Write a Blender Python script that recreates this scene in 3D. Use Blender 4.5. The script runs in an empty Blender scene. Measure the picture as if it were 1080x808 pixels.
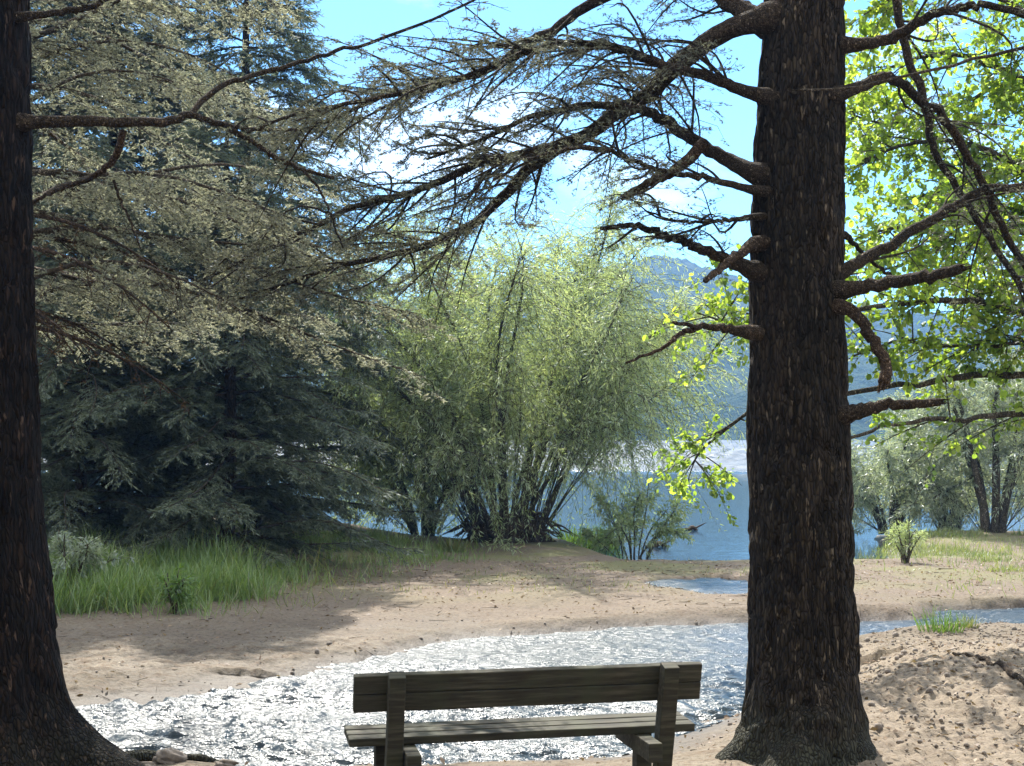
import bpy, bmesh, math
import numpy as np
from mathutils import Vector, Matrix

rng = np.random.default_rng(7)
R = math.radians
PI = math.pi
scene = bpy.context.scene
COL = scene.collection

# ------------------------------------------------------------------ camera
F_PX, CX, CY, HOR = 1470.0, 540.0, 404.0, 455.0
CAM_Z = 2.0
PITCH = math.atan((HOR - CY) / F_PX)
cam_d = bpy.data.cameras.new("camera")
cam = bpy.data.objects.new("camera", cam_d)
COL.objects.link(cam)
cam.location = (0, 0, CAM_Z)
cam.rotation_euler = (PI / 2 + PITCH, 0, 0)
cam_d.sensor_width = 36.0
cam_d.lens = 36.0 * F_PX / 1080.0
cam_d.clip_start = 0.05
cam_d.clip_end = 6000
scene.camera = cam


def at(px, py, d):
    """photo pixel at distance d along +Y -> world point"""
    a, b = (px - CX) / F_PX, (CY - py) / F_PX
    y = math.cos(PITCH) - b * math.sin(PITCH)
    z = math.sin(PITCH) + b * math.cos(PITCH)
    return np.array([a * d / y, d, CAM_Z + z * d / y])


def gp(px, py, z):
    """photo pixel on the level z"""
    a, b = (px - CX) / F_PX, (CY - py) / F_PX
    y = math.cos(PITCH) - b * math.sin(PITCH)
    zz = math.sin(PITCH) + b * math.cos(PITCH)
    t = (z - CAM_Z) / zz
    return np.array([a * t, y * t, z])


# ------------------------------------------------------------------ noise
_T = np.random.default_rng(99).random((256, 256))


def vn(x, y, s=0):
    x = np.asarray(x, float) + s * 17.31
    y = np.asarray(y, float) + s * 9.77
    xi, yi = np.floor(x).astype(int), np.floor(y).astype(int)
    fx, fy = x - xi, y - yi
    fx = fx * fx * (3 - 2 * fx)
    fy = fy * fy * (3 - 2 * fy)
    a = _T[xi & 255, yi & 255]
    b = _T[(xi + 1) & 255, yi & 255]
    c = _T[xi & 255, (yi + 1) & 255]
    d = _T[(xi + 1) & 255, (yi + 1) & 255]
    return (a + (b - a) * fx) * (1 - fy) + (c + (d - c) * fx) * fy


def fbm(x, y, o=4, s=0, g=0.5):
    t, a, n = 0.0, 1.0, 0.0
    for k in range(o):
        t = t + a * (vn(x * 2 ** k, y * 2 ** k, s + k * 3) - 0.5)
        n += a
        a *= g
    return t / n * 2


def sstep(a, b, x):
    t = np.clip((np.asarray(x, float) - a) / (b - a), 0, 1)
    return t * t * (3 - 2 * t)


# ------------------------------------------------------------------ mesh building
def nrm(v):
    return v / np.maximum(np.linalg.norm(v, axis=-1, keepdims=True), 1e-9)


class MB:
    def __init__(self):
        self.v, self.q, self.t, self.n = [], [], [], 0

    def add(self, v, q=None, t=None):
        v = np.asarray(v, float).reshape(-1, 3)
        if q is not None and len(q):
            self.q.append(np.asarray(q, np.int64).reshape(-1, 4) + self.n)
        if t is not None and len(t):
            self.t.append(np.asarray(t, np.int64).reshape(-1, 3) + self.n)
        self.v.append(v)
        self.n += len(v)

    def mesh(self, name, mat, smooth=False):
        me = bpy.data.meshes.new(name)
        v = np.concatenate(self.v) if self.v else np.zeros((0, 3))
        q = np.concatenate(self.q) if self.q else np.zeros((0, 4), np.int64)
        t = np.concatenate(self.t) if self.t else np.zeros((0, 3), np.int64)
        me.vertices.add(len(v))
        me.vertices.foreach_set("co", v.astype(np.float32).ravel())
        nl = len(q) * 4 + len(t) * 3
        me.loops.add(nl)
        me.loops.foreach_set("vertex_index", np.concatenate([q.ravel(), t.ravel()]).astype(np.int32))
        me.polygons.add(len(q) + len(t))
        st = np.concatenate([np.arange(len(q)) * 4, len(q) * 4 + np.arange(len(t)) * 3]).astype(np.int32)
        me.polygons.foreach_set("loop_start", st)
        if smooth:
            me.polygons.foreach_set("use_smooth", np.ones(len(q) + len(t), bool))
        me.materials.append(mat)
        me.update(calc_edges=True)
        me.validate()
        return me

    def build(self, name, mat, parent=None, smooth=False):
        me = self.mesh(name, mat, smooth)
        o = bpy.data.objects.new(name, me)
        COL.objects.link(o)
        if parent is not None:
            o.parent = parent
        return o

    # --- shapes
    def tube(self, P, r, n=8, cap=True, wob=0.0, seed=0):
        P = np.asarray(P, float)
        r = np.broadcast_to(np.asarray(r, float), (len(P),))
        T = nrm(np.gradient(P, axis=0))
        U = np.zeros_like(P)
        u = np.cross(T[0], [0, 0, 1.0])
        if np.linalg.norm(u) < 1e-3:
            u = np.array([1.0, 0, 0])
        for i in range(len(P)):
            u = u - T[i] * np.dot(u, T[i])
            u = u / max(np.linalg.norm(u), 1e-9)
            U[i] = u
        V = np.cross(T, U)
        a = np.arange(n) / n * 2 * PI
        rr = r[:, None] * np.ones(n)
        if wob:
            s = np.concatenate([[0], np.cumsum(np.linalg.norm(np.diff(P, axis=0), axis=1))])
            rr = rr * (1 + wob * fbm(s[:, None] * 9 + 0 * a, np.cos(a)[None] * 1.7 + np.sin(a)[None] * 1.1 + 5, 3, seed))
        v = P[:, None] + rr[..., None] * (np.cos(a)[None, :, None] * U[:, None] + np.sin(a)[None, :, None] * V[:, None])
        k = len(P)
        i, j = np.meshgrid(np.arange(k - 1), np.arange(n), indexing="ij")
        q = np.stack([i * n + j, i * n + (j + 1) % n, (i + 1) * n + (j + 1) % n, (i + 1) * n + j], -1)
        v = v.reshape(-1, 3)
        t = None
        if cap:
            v = np.concatenate([v, P[-1:] + T[-1:] * r[-1] * 0.3])
            c = k * n
            jj = np.arange(n)
            t = np.stack([(k - 1) * n + jj, (k - 1) * n + (jj + 1) % n, np.full(n, c)], -1)
        self.add(v, q.reshape(-1, 4), t)

    def prisms(self, A, B, r0, r1, n=3):
        A, B = np.asarray(A, float), np.asarray(B, float)
        m = len(A)
        if not m:
            return
        T = nrm(B - A)
        ref = np.where(np.abs(T[:, 2:3]) > 0.9, [[1.0, 0, 0]], [[0, 0, 1.0]])
        U = nrm(np.cross(T, ref))
        V = np.cross(T, U)
        r0 = np.broadcast_to(r0, (m,))
        r1 = np.broadcast_to(r1, (m,))
        a = np.arange(n) / n * 2 * PI
        ring = np.cos(a)[None, :, None] * U[:, None] + np.sin(a)[None, :, None] * V[:, None]
        v = np.concatenate([A[:, None] + ring * r0[:, None, None], B[:, None] + ring * r1[:, None, None]], 1)
        j = np.arange(n)
        q = np.stack([j, (j + 1) % n, n + (j + 1) % n, n + j], -1)
        q = q[None] + (np.arange(m) * 2 * n)[:, None, None]
        self.add(v.reshape(-1, 3), q.reshape(-1, 4))

    def leaves(self, P, D, N, L, W, mid=0.45, fold=0.0):
        """one four-cornered leaf per row: base, side, tip, side"""
        P = np.asarray(P, float)
        m = len(P)
        if not m:
            return
        D = nrm(D)
        S = nrm(np.cross(D, N))
        N = np.cross(S, D)
        L = np.broadcast_to(L, (m,))[:, None]
        W = np.broadcast_to(W, (m,))[:, None]
        c = P + D * L * mid + N * W * fold
        v = np.stack([P, c + S * W / 2, P + D * L, c - S * W / 2], 1)
        q = np.arange(m * 4).reshape(m, 4)
        self.add(v.reshape(-1, 3), q)

    def blades(self, P, D, N, L, W, bend):
        """grass blade of three joints that bends over"""
        m = len(P)
        D, S = nrm(D), nrm(N)
        L = np.broadcast_to(L, (m,))[:, None]
        W = np.broadcast_to(W, (m,))[:, None]
        B = nrm(np.cross(S, D)) * np.broadcast_to(bend, (m,))[:, None]
        p1 = P + D * L * 0.4 + B * L * 0.12
        p2 = P + D * L * 0.75 + B * L * 0.42
        p3 = P + D * L * 0.92 + B * L * 0.85
        v = np.stack([P - S * W / 2, P + S * W / 2, p1 + S * W * .45, p1 - S * W * .45,
                      p2 + S * W * .3, p2 - S * W * .3, p3], 1)
        b = np.arange(m)[:, None] * 7
        self.add(v.reshape(-1, 3),
                 np.concatenate([b + [0, 1, 2, 3], b + [3, 2, 4, 5]]), b + [5, 4, 6])


def curve(pts, n=24, jit=0.0, seed=0):
    """Catmull-Rom through the points"""
    P = np.asarray(pts, float)
    P = np.concatenate([2 * P[:1] - P[1:2], P, 2 * P[-1:] - P[-2:-1]])
    k = len(P) - 3
    u = np.linspace(0, k - 1e-6, n)
    i = u.astype(int)
    t = (u - i)[:, None]
    a, b, c, d = P[i], P[i + 1], P[i + 2], P[i + 3]
    o = 0.5 * ((2 * b) + (c - a) * t + (2 * a - 5 * b + 4 * c - d) * t ** 2 + (3 * b - a - 3 * c + d) * t ** 3)
    if jit:
        g = np.random.default_rng(seed)
        w = np.sin(np.linspace(0, PI, n))[:, None]
        o = o + g.normal(0, jit, o.shape) * w
    return o


def rand_unit(n, g=None):
    return nrm((g or rng).normal(size=(n, 3)))


# ------------------------------------------------------------------ tagging
def tag(o, label=None, cat=None, group=None, kind=None):
    if label:
        o["label"] = label
    if cat:
        o["category"] = cat
    if group:
        o["group"] = group
    if kind:
        o["kind"] = kind
    return o


def empty(name, loc=(0, 0, 0), rz=0.0):
    o = bpy.data.objects.new(name, None)
    o.empty_display_size = 0.2
    COL.objects.link(o)
    o.location = loc
    o.rotation_euler = (0, 0, rz)
    return o


def copy_thing(o, loc, rz, scale):
    c = o.copy()
    COL.objects.link(c)
    c.location, c.rotation_euler, c.scale = loc, (0, 0, rz), (scale,) * 3
    for ch in list(o.children):
        k = ch.copy()
        COL.objects.link(k)
        k.parent = c
        for g in list(ch.children):
            kk = g.copy()
            COL.objects.link(kk)
            kk.parent = k
    return c


# ------------------------------------------------------------------ materials
class NT:
    def __init__(self, name):
        self.m = bpy.data.materials.new(name)
        self.m.use_nodes = True
        self.t = self.m.node_tree
        self.t.nodes.clear()
        self.out = self.n("ShaderNodeOutputMaterial")

    def n(self, typ, **kw):
        nd = self.t.nodes.new(typ)
        for k, v in kw.items():
            if k in nd.inputs:
                nd.inputs[k].default_value = v
            else:
                setattr(nd, k, v)
        return nd

    def l(self, a, b):
        self.t.links.new(a, b)

    def coord(self, scale=(1, 1, 1)):
        g = self.n("ShaderNodeNewGeometry")
        mp = self.n("ShaderNodeMapping")
        mp.inputs["Scale"].default_value = scale
        self.l(g.outputs["Position"], mp.inputs["Vector"])
        return mp.outputs["Vector"]

    def noise(self, vec, scale, detail=4, rough=0.55):
        nd = self.n("ShaderNodeTexNoise")
        nd.inputs["Scale"].default_value = scale
        nd.inputs["Detail"].default_value = detail
        nd.inputs["Roughness"].default_value = rough
        self.l(vec, nd.inputs["Vector"])
        return nd.outputs["Fac"]

    def ramp(self, fac, stops):
        r = self.n("ShaderNodeValToRGB")
        e = r.color_ramp.elements
        while len(e) < len(stops):
            e.new(0.5)
        for x, (p, c) in zip(e, stops):
            x.position = p
            x.color = (*c, 1) if len(c) == 3 else c
        self.l(fac, r.inputs["Fac"])
        return r.outputs["Color"]

    def mix(self, fac, a, b, mode="MIX"):
        m = self.n("ShaderNodeMix", data_type="RGBA", blend_type=mode)
        for sock, val in ((m.inputs[0], fac), (m.inputs[6], a), (m.inputs[7], b)):
            if hasattr(val, "links"):
                self.l(val, sock)
            elif isinstance(val, (int, float)):
                sock.default_value = val
            else:
                sock.default_value = (*val, 1)
        return m.outputs[2]

    def math(self, op, a, b=0.0):
        m = self.n("ShaderNodeMath", operation=op)
        for s, v in ((m.inputs[0], a), (m.inputs[1], b)):
            if hasattr(v, "links"):
                self.l(v, s)
            else:
                s.default_value = v
        return m.outputs[0]

    def bump(self, h, strength=0.5, dist=0.02, prev=None):
        b = self.n("ShaderNodeBump")
        b.inputs["Strength"].default_value = strength
        b.inputs["Distance"].default_value = dist
        self.l(h, b.inputs["Height"])
        if prev is not None:
            self.l(prev, b.inputs["Normal"])
        return b.outputs["Normal"]

    def principled(self, col, rough=0.8, normal=None, spec=0.3, **kw):
        p = self.n("ShaderNodeBsdfPrincipled")
        for s, v in ((p.inputs["Base Color"], col), (p.inputs["Roughness"], rough)):
            if hasattr(v, "links"):
                self.l(v, s)
            elif isinstance(v, (int, float)):
                s.default_value = v
            else:
                s.default_value = (*v, 1)
        p.inputs["Specular IOR Level"].default_value = spec
        for k, v in kw.items():
            p.inputs[k].default_value = v
        if normal is not None:
            self.l(normal, p.inputs["Normal"])
        self.l(p.outputs[0], self.out.inputs["Surface"])
        return p


def leaf_mat(name, c1, c2, c3, trans=0.5, tcol=1.0, gloss=0.06, clump=1.6, tb=0.55):
    """thin leaf: diffuse + light passing through + a little gloss"""
    k = NT(name)
    vec = k.coord()
    big = k.noise(vec, clump, 2)
    gi = k.n("ShaderNodeNewGeometry")
    isl = gi.outputs["Random Per Island"]
    f = k.math("ADD", k.math("MULTIPLY", big, 0.7), k.math("MULTIPLY", isl, 0.5))
    col = k.ramp(f, [(0.3, c1), (0.6, c2), (0.88, c3)])
    d = k.n("ShaderNodeBsdfDiffuse")
    k.l(col, d.inputs["Color"])
    t = k.n("ShaderNodeBsdfTranslucent")
    k.l(k.mix(1.0, col, (tcol, tcol, tcol * tb), "MULTIPLY"), t.inputs["Color"])
    m = k.n("ShaderNodeMixShader")
    m.inputs[0].default_value = trans
    k.l(d.outputs[0], m.inputs[1])
    k.l(t.outputs[0], m.inputs[2])
    g = k.n("ShaderNodeBsdfGlossy")
    g.inputs["Roughness"].default_value = 0.45
    g.inputs["Color"].default_value = (0.9, 0.95, 1, 1)
    m2 = k.n("ShaderNodeMixShader")
    m2.inputs[0].default_value = gloss
    k.l(m.outputs[0], m2.inputs[1])
    k.l(g.outputs[0], m2.inputs[2])
    k.l(m2.outputs[0], k.out.inputs["Surface"])
    return k.m


def bark_mat(name, dark, mid, light, sx=22, flake=0.86, zst=0.22, bs=1.0, moss=0.0):
    """scaly bark: plates of their own tone between dark cracks, a few of them pale"""
    k = NT(name)
    vec = k.coord((sx, sx, sx * zst))
    n1 = k.noise(vec, 1.0, 5, 0.62)
    wv = k.mix(0.35, vec, k.n("ShaderNodeTexNoise").outputs["Color"], "ADD")
    vo = k.n("ShaderNodeTexVoronoi", feature="DISTANCE_TO_EDGE")
    vo.inputs["Scale"].default_value = 1.5
    k.l(wv, vo.inputs["Vector"])
    vc = k.n("ShaderNodeTexVoronoi")
    vc.inputs["Scale"].default_value = 1.5
    k.l(wv, vc.inputs["Vector"])
    sp = k.n("ShaderNodeSeparateColor")
    k.l(vc.outputs["Color"], sp.inputs[0])
    f = k.math("ADD", k.math("MULTIPLY", n1, 0.75), k.math("MULTIPLY", sp.outputs[0], 0.28))
    col = k.ramp(f, [(0.32, dark), (0.55, mid), (0.8, light)])
    pale = k.ramp(sp.outputs[1], [(flake, (0, 0, 0)), (flake + 0.06, (1, 1, 1))])
    part = k.ramp(k.noise(k.coord((sx * 2, sx * 2, sx * 0.5)), 1.0, 2), [(0.5, (0, 0, 0)), (0.58, (1, 1, 1))])
    col = k.mix(k.math("MULTIPLY", pale, part), col, tuple(min(1, x * 2.1 + 0.015) for x in light))
    crack = k.ramp(vo.outputs["Distance"], [(0.02, (0.35, 0.33, 0.32)), (0.14, (1, 1, 1))])
    col = k.mix(1.0, col, crack, "MULTIPLY")
    big = k.noise(k.coord((1, 1, 0.4)), 3.0, 3)
    col = k.mix(1.0, col, k.ramp(big, [(0.35, (0.7, 0.72, 0.68)), (0.65, (1.3, 1.24, 1.16))]), "MULTIPLY")
    # moss and grey lichen about the foot
    gz_ = k.n("ShaderNodeNewGeometry")
    sz_ = k.n("ShaderNodeSeparateXYZ")
    k.l(gz_.outputs["Position"], sz_.inputs[0])
    foot = k.ramp(k.math("ADD", sz_.outputs[2], k.math("MULTIPLY", k.noise(k.coord(), 5, 4), 0.7)), [(0.42, (1, 1, 1)), (0.8, (0, 0, 0))])
    col = k.mix(k.math("MULTIPLY", foot, moss), col, k.mix(1.0, (0.075, 0.078, 0.055), crack, "MULTIPLY"))
    h = k.math("ADD", k.math("MULTIPLY", n1, 0.7), k.math("MINIMUM", k.math("MULTIPLY", vo.outputs["Distance"], 2.2), 0.6))
    k.principled(col, 0.9, k.bump(h, bs, 0.03), 0.15)
    return k.m


M = {}
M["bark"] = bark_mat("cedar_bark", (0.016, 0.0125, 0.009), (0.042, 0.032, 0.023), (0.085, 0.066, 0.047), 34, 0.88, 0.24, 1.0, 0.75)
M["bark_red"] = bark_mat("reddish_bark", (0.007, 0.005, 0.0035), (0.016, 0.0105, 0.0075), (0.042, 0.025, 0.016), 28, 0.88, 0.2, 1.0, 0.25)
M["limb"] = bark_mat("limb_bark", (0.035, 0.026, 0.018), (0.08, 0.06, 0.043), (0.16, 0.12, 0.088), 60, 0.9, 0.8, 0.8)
M["brown_limb"] = bark_mat("broken_limb_bark", (0.04, 0.027, 0.019), (0.10, 0.068, 0.046), (0.2, 0.145, 0.11), 60, 0.88, 0.8, 0.8)
M["pale_limb"] = bark_mat("pale_twig_bark", (0.05, 0.042, 0.032), (0.11, 0.09, 0.07), (0.2, 0.17, 0.13), 60, 0.9, 0.8, 0.6)
M["dark_twig"] = bark_mat("dark_twig", (0.03, 0.025, 0.02), (0.065, 0.054, 0.042), (0.12, 0.10, 0.078), 60, 0.95, 0.8, 0.5)
M["willow_bark"] = bark_mat("willow_bark", (0.05, 0.043, 0.03), (0.105, 0.09, 0.064), (0.18, 0.155, 0.115), 36, 0.9, 0.4, 0.7)
M["alder_bark"] = bark_mat("broadleaf_bark", (0.05, 0.044, 0.035), (0.10, 0.088, 0.07), (0.18, 0.16, 0.13), 36, 0.9, 0.5, 0.7)

M["needle_right"] = leaf_mat("cedar_needles", (0.09, 0.098, 0.068), (0.165, 0.172, 0.12), (0.26, 0.255, 0.18), 0.45, 1.15, 0.05, 1.6, 0.85)
M["needle_pale"] = leaf_mat("pale_cedar_needles", (0.15, 0.16, 0.115), (0.27, 0.275, 0.195), (0.38, 0.37, 0.27), 0.5, 1.6, 0.05, 2.2, 0.86)
M["needle_dark"] = leaf_mat("blue_green_needles", (0.055, 0.072, 0.045), (0.10, 0.125, 0.080), (0.165, 0.19, 0.125), 0.42, 1.3, 0.03, 1.2, 0.8)
M["dead_needle"] = leaf_mat("dead_brown_needles", (0.09, 0.045, 0.022), (0.16, 0.085, 0.04), (0.22, 0.13, 0.07), 0.4, 1.0, 0.03)
M["willow"] = leaf_mat("willow_leaves", (0.16, 0.205, 0.10), (0.27, 0.335, 0.175), (0.39, 0.44, 0.28), 0.64, 1.45, 0.07, 0.9)
M["silver"] = leaf_mat("silvery_willow_leaves", (0.11, 0.145, 0.085), (0.2, 0.24, 0.15), (0.31, 0.34, 0.23), 0.55, 1.6, 0.09, 1.0, 0.7)
M["broad"] = leaf_mat("broad_leaves", (0.085, 0.14, 0.026), (0.18, 0.265, 0.042), (0.33, 0.40, 0.075), 0.68, 1.75, 0.04, 1.1)
M["grass"] = leaf_mat("grass_blades", (0.10, 0.17, 0.042), (0.17, 0.26, 0.07), (0.28, 0.34, 0.13), 0.5, 1.3, 0.05, 0.9)
M["dry_grass"] = leaf_mat("dry_grass_blades", (0.12, 0.15, 0.045), (0.2, 0.215, 0.07), (0.3, 0.28, 0.12), 0.45, 1.2, 0.05, 0.9)
M["shore_grass"] = leaf_mat("shore_grass_blades", (0.10, 0.15, 0.04), (0.17, 0.21, 0.065), (0.26, 0.27, 0.11), 0.5, 1.3, 0.05, 0.9)
M["reed"] = leaf_mat("reed_blades", (0.06, 0.12, 0.015), (0.11, 0.19, 0.03), (0.16, 0.25, 0.05), 0.55, 1.4, 0.05, 1.4)
M["litter"] = leaf_mat("dead_leaf_litter", (0.10, 0.065, 0.04), (0.22, 0.15, 0.10), (0.38, 0.29, 0.2), 0.2, 1.0, 0.02, 3.0)


def ground_mat():
    k = NT("sandy_ground")
    g = k.n("ShaderNodeNewGeometry")
    pos = g.outputs["Position"]
    sep = k.n("ShaderNodeSeparateXYZ")
    k.l(pos, sep.inputs[0])
    x, y, z = sep.outputs
    big = k.noise(pos, 0.7, 4)
    fine = k.noise(pos, 26, 5, 0.7)
    grain = k.noise(pos, 140, 3, 0.7)
    col = k.ramp(big, [(0.3, (0.142, 0.118, 0.087)), (0.55, (0.205, 0.172, 0.130)), (0.75, (0.272, 0.232, 0.178))])
    col = k.mix(k.ramp(fine, [(0.42, (1, 1, 1)), (0.6, (0, 0, 0))]), col, (0.2, 0.145, 0.10), "MIX") if False else col
    sp = k.ramp(fine, [(0.33, (0.45, 0.42, 0.4)), (0.5, (1, 1, 1)), (0.68, (1.15, 1.13, 1.1))])
    col = k.mix(0.95, col, sp, "MULTIPLY")
    gs = k.ramp(grain, [(0.35, (0.62, 0.6, 0.58)), (0.5, (1, 1, 1)), (0.66, (1.25, 1.22, 1.18))])
    col = k.mix(0.9, col, gs, "MULTIPLY")
    # dark debris, needles and twigs lying about
    deb = k.noise(k.coord((1, 2.6, 1)), 5.5, 6, 0.7)
    dm = k.ramp(deb, [(0.48, (0, 0, 0)), (0.62, (1, 1, 1))])
    col = k.mix(k.math("MULTIPLY", dm, 0.6), col, (0.13, 0.085, 0.055))
    # the gravelly mound on the right is greyer
    mm = k.math("MULTIPLY", k.ramp(k.math("MULTIPLY", x, 0.1), [(0.10, (0, 0, 0)), (0.2, (1, 1, 1))]),
                k.ramp(k.math("MULTIPLY", y, 0.05), [(0.6, (1, 1, 1)), (0.68, (0, 0, 0))]))
    col = k.mix(k.math("MULTIPLY", mm, 0.6), col, k.mix(1.0, (0.265, 0.215, 0.163), sp, "MULTIPLY"))
    # browner tone beyond the stream: partial shade put into the sand colour
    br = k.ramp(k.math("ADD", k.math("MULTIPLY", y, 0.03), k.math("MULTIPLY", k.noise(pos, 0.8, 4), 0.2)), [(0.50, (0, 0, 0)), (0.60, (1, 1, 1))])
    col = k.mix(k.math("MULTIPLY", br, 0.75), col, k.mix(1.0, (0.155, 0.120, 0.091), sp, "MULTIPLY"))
    # mossy and grassy soil patches towards the lake and under the conifers
    gn = k.noise(pos, 0.55, 5, 0.6)
    far = k.ramp(k.math("MULTIPLY", y, 0.03), [(0.48, (0, 0, 0)), (0.64, (1, 1, 1))])
    gm = k.math("MULTIPLY", far, k.ramp(gn, [(0.46, (0, 0, 0)), (0.58, (1, 1, 1))]))
    col = k.mix(k.math("MULTIPLY", gm, 0.6), col, (0.16, 0.17, 0.065))
    # wet sand close to the water level
    wet = k.ramp(k.math("ADD", z, 0.5), [(0.36, (1, 1, 1)), (0.455, (0, 0, 0))])
    nearw = k.math("MULTIPLY", wet, 1.0)
    col = k.mix(nearw, col, k.mix(1.0, col, (0.36, 0.34, 0.32), "MULTIPLY"))
    rough = k.math("SUBTRACT", 0.95, k.math("MULTIPLY", nearw, 0.45))
    nb = k.bump(grain, 0.35, 0.006)
    nb = k.bump(fine, 0.55, 0.03, nb)
    k.principled(col, rough, nb, 0.2)
    return k.m


def water_mat(name, body, ruffled=False, rough=0.28):
    k = NT(name)
    vec = k.coord()
    if ruffled:   # lake: calm inshore, wind-ruffled further out
        g = k.n("ShaderNodeNewGeometry")
        sep = k.n("ShaderNodeSeparateXYZ")
        k.l(g.outputs["Position"], sep.inputs[0])
        wind = k.math("ADD", sep.outputs[1], k.math("MULTIPLY", k.noise(k.coord((0.02, 0.1, 1)), 1.0, 3), 14))
        far = k.ramp(k.math("MULTIPLY", wind, 0.005), [(0.415, (0, 0, 0)), (0.455, (1, 1, 1))])
        r1 = k.noise(k.coord((1.5, 4.5, 1)), 2.0, 3)
        r2 = k.noise(k.coord((0.7, 1.4, 1)), 1.0, 4, 0.6)
        b = k.n("ShaderNodeBump")
        b.inputs["Distance"].default_value = 0.05
        k.l(r1, b.inputs["Height"])
        b.inputs["Strength"].default_value = 0.09
        b2 = k.n("ShaderNodeBump")
        b2.inputs["Distance"].default_value = 2.2
        k.l(k.math("MULTIPLY", far, 0.9), b2.inputs["Strength"])
        k.l(r2, b2.inputs["Height"])
        k.l(b.outputs[0], b2.inputs["Normal"])
        rough = k.math("ADD", 0.03, k.math("MULTIPLY", far, 0.42))
        k.principled(body, rough, b2.outputs[0], 0.5, IOR=1.33)
    else:
        r1 = k.noise(k.coord((0.8, 2.0, 1)), 14, 3, 0.55)
        r2 = k.noise(vec, 52, 2, 0.6)
        nb = k.bump(r1, 0.8, 0.03)
        nb = k.bump(r2, 0.6, 0.014, nb)
        k.principled(body, rough, nb, 0.5, IOR=1.33)
    return k.m


def hill_mat():
    k = NT("wooded_hill")
    vec = k.coord()
    n1 = k.noise(vec, 0.06, 5, 0.65)
    n2 = k.noise(vec, 0.35, 4, 0.7)
    c = k.ramp(n1, [(0.3, (0.022, 0.042, 0.024)), (0.55, (0.04, 0.065, 0.03)), (0.75, (0.075, 0.095, 0.045))])
    c = k.mix(0.6, c, k.ramp(n2, [(0.35, (0.45, 0.45, 0.45)), (0.6, (1.2, 1.2, 1.2))]), "MULTIPLY")
    k.principled(c, 0.95, k.bump(n2, 1.0, 3.0), 0.1)
    return k.m


def wood_mat():
    k = NT("weathered_bench_wood")
    tc = k.n("ShaderNodeTexCoord")
    mp = k.n("ShaderNodeMapping")
    mp.inputs["Scale"].default_value = (3, 40, 40)
    k.l(tc.outputs["Object"], mp.inputs["Vector"])
    n1 = k.noise(mp.outputs[0], 1.0, 6, 0.65)
    n2 = k.noise(tc.outputs["Object"], 5, 4, 0.6)
    c = k.ramp(n1, [(0.3, (0.020, 0.017, 0.011)), (0.5, (0.050, 0.044, 0.029)), (0.72, (0.115, 0.103, 0.074))])
    c = k.mix(k.ramp(n2, [(0.45, (0, 0, 0)), (0.7, (0.7, 0.7, 0.7))]), c, (0.058, 0.062, 0.034))
    k.principled(c, 0.8, k.bump(n1, 0.4, 0.006), 0.25)
    return k.m


def stone_mat():
    k = NT("stone")
    v = k.coord()
    n = k.noise(v, 14, 5, 0.65)
    c = k.ramp(n, [(0.3, (0.12, 0.10, 0.085)), (0.55, (0.24, 0.2, 0.165)), (0.75, (0.36, 0.31, 0.26))])
    k.principled(c, 0.85, k.bump(n, 0.5, 0.02), 0.25)
    return k.m


def moss_mat():
    k = NT("root_soil")
    v = k.coord()
    n = k.noise(v, 9, 5, 0.7)
    c = k.ramp(n, [(0.3, (0.03, 0.021, 0.014)), (0.55, (0.085, 0.06, 0.042)), (0.75, (0.15, 0.11, 0.076))])
    k.principled(c, 0.95, k.bump(n, 1.0, 0.06), 0.1)
    return k.m


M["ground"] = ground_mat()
M["stream"] = water_mat("stream_water", (0.026, 0.040, 0.050))
M["lake"] = water_mat("lake_water", (0.014, 0.036, 0.060), True)
M["hill"] = hill_mat()
M["chop"] = water_mat("choppy_lake_water", (0.014, 0.036, 0.060), False, 0.55)
M["wood"] = wood_mat()
M["stone"] = stone_mat()
M["soil"] = moss_mat()

# ------------------------------------------------------------------ world, sun
SUN_EL, SUN_AZ = 46.0, -10.0     # azimuth measured from the view direction, negative = left
world = bpy.data.worlds.new("World")
scene.world = world
world.use_nodes = True
wt = world.node_tree
wt.nodes.clear()
wo = wt.nodes.new("ShaderNodeOutputWorld")
bg = wt.nodes.new("ShaderNodeBackground")
sky = wt.nodes.new("ShaderNodeTexSky")
sky.sky_type = "NISHITA"
sky.sun_disc = False
sky.sun_elevation = R(SUN_EL)
sky.sun_rotation = R(SUN_AZ)
sky.air_density, sky.dust_density, sky.ozone_density = 0.9, 0.05, 2.0
sky.altitude = 3000
tcw = wt.nodes.new("ShaderNodeTexCoord")
mpw = wt.nodes.new("ShaderNodeMapping")
mpw.inputs["Scale"].default_value = (1, 1, 2.2)
mpw.inputs["Location"].default_value = (0.35, 0.1, 0.2)
cn = wt.nodes.new("ShaderNodeTexNoise")
cn.inputs["Scale"].default_value = 3.6
cn.inputs["Detail"].default_value = 7
cn.inputs["Roughness"].default_value = 0.55
cr = wt.nodes.new("ShaderNodeValToRGB")
cr.color_ramp.elements[0].position = 0.485
cr.color_ramp.elements[0].color = (0, 0, 0, 1)
cr.color_ramp.elements[1].position = 0.70
cr.color_ramp.elements[1].color = (1, 1, 1, 1)
cm = wt.nodes.new("ShaderNodeMix")
cm.data_type = "RGBA"
cm.inputs[7].default_value = (5.0, 5.1, 5.05, 1)
wt.links.new(tcw.outputs["Generated"], mpw.inputs["Vector"])
wt.links.new(mpw.outputs[0], cn.inputs["Vector"])
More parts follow.
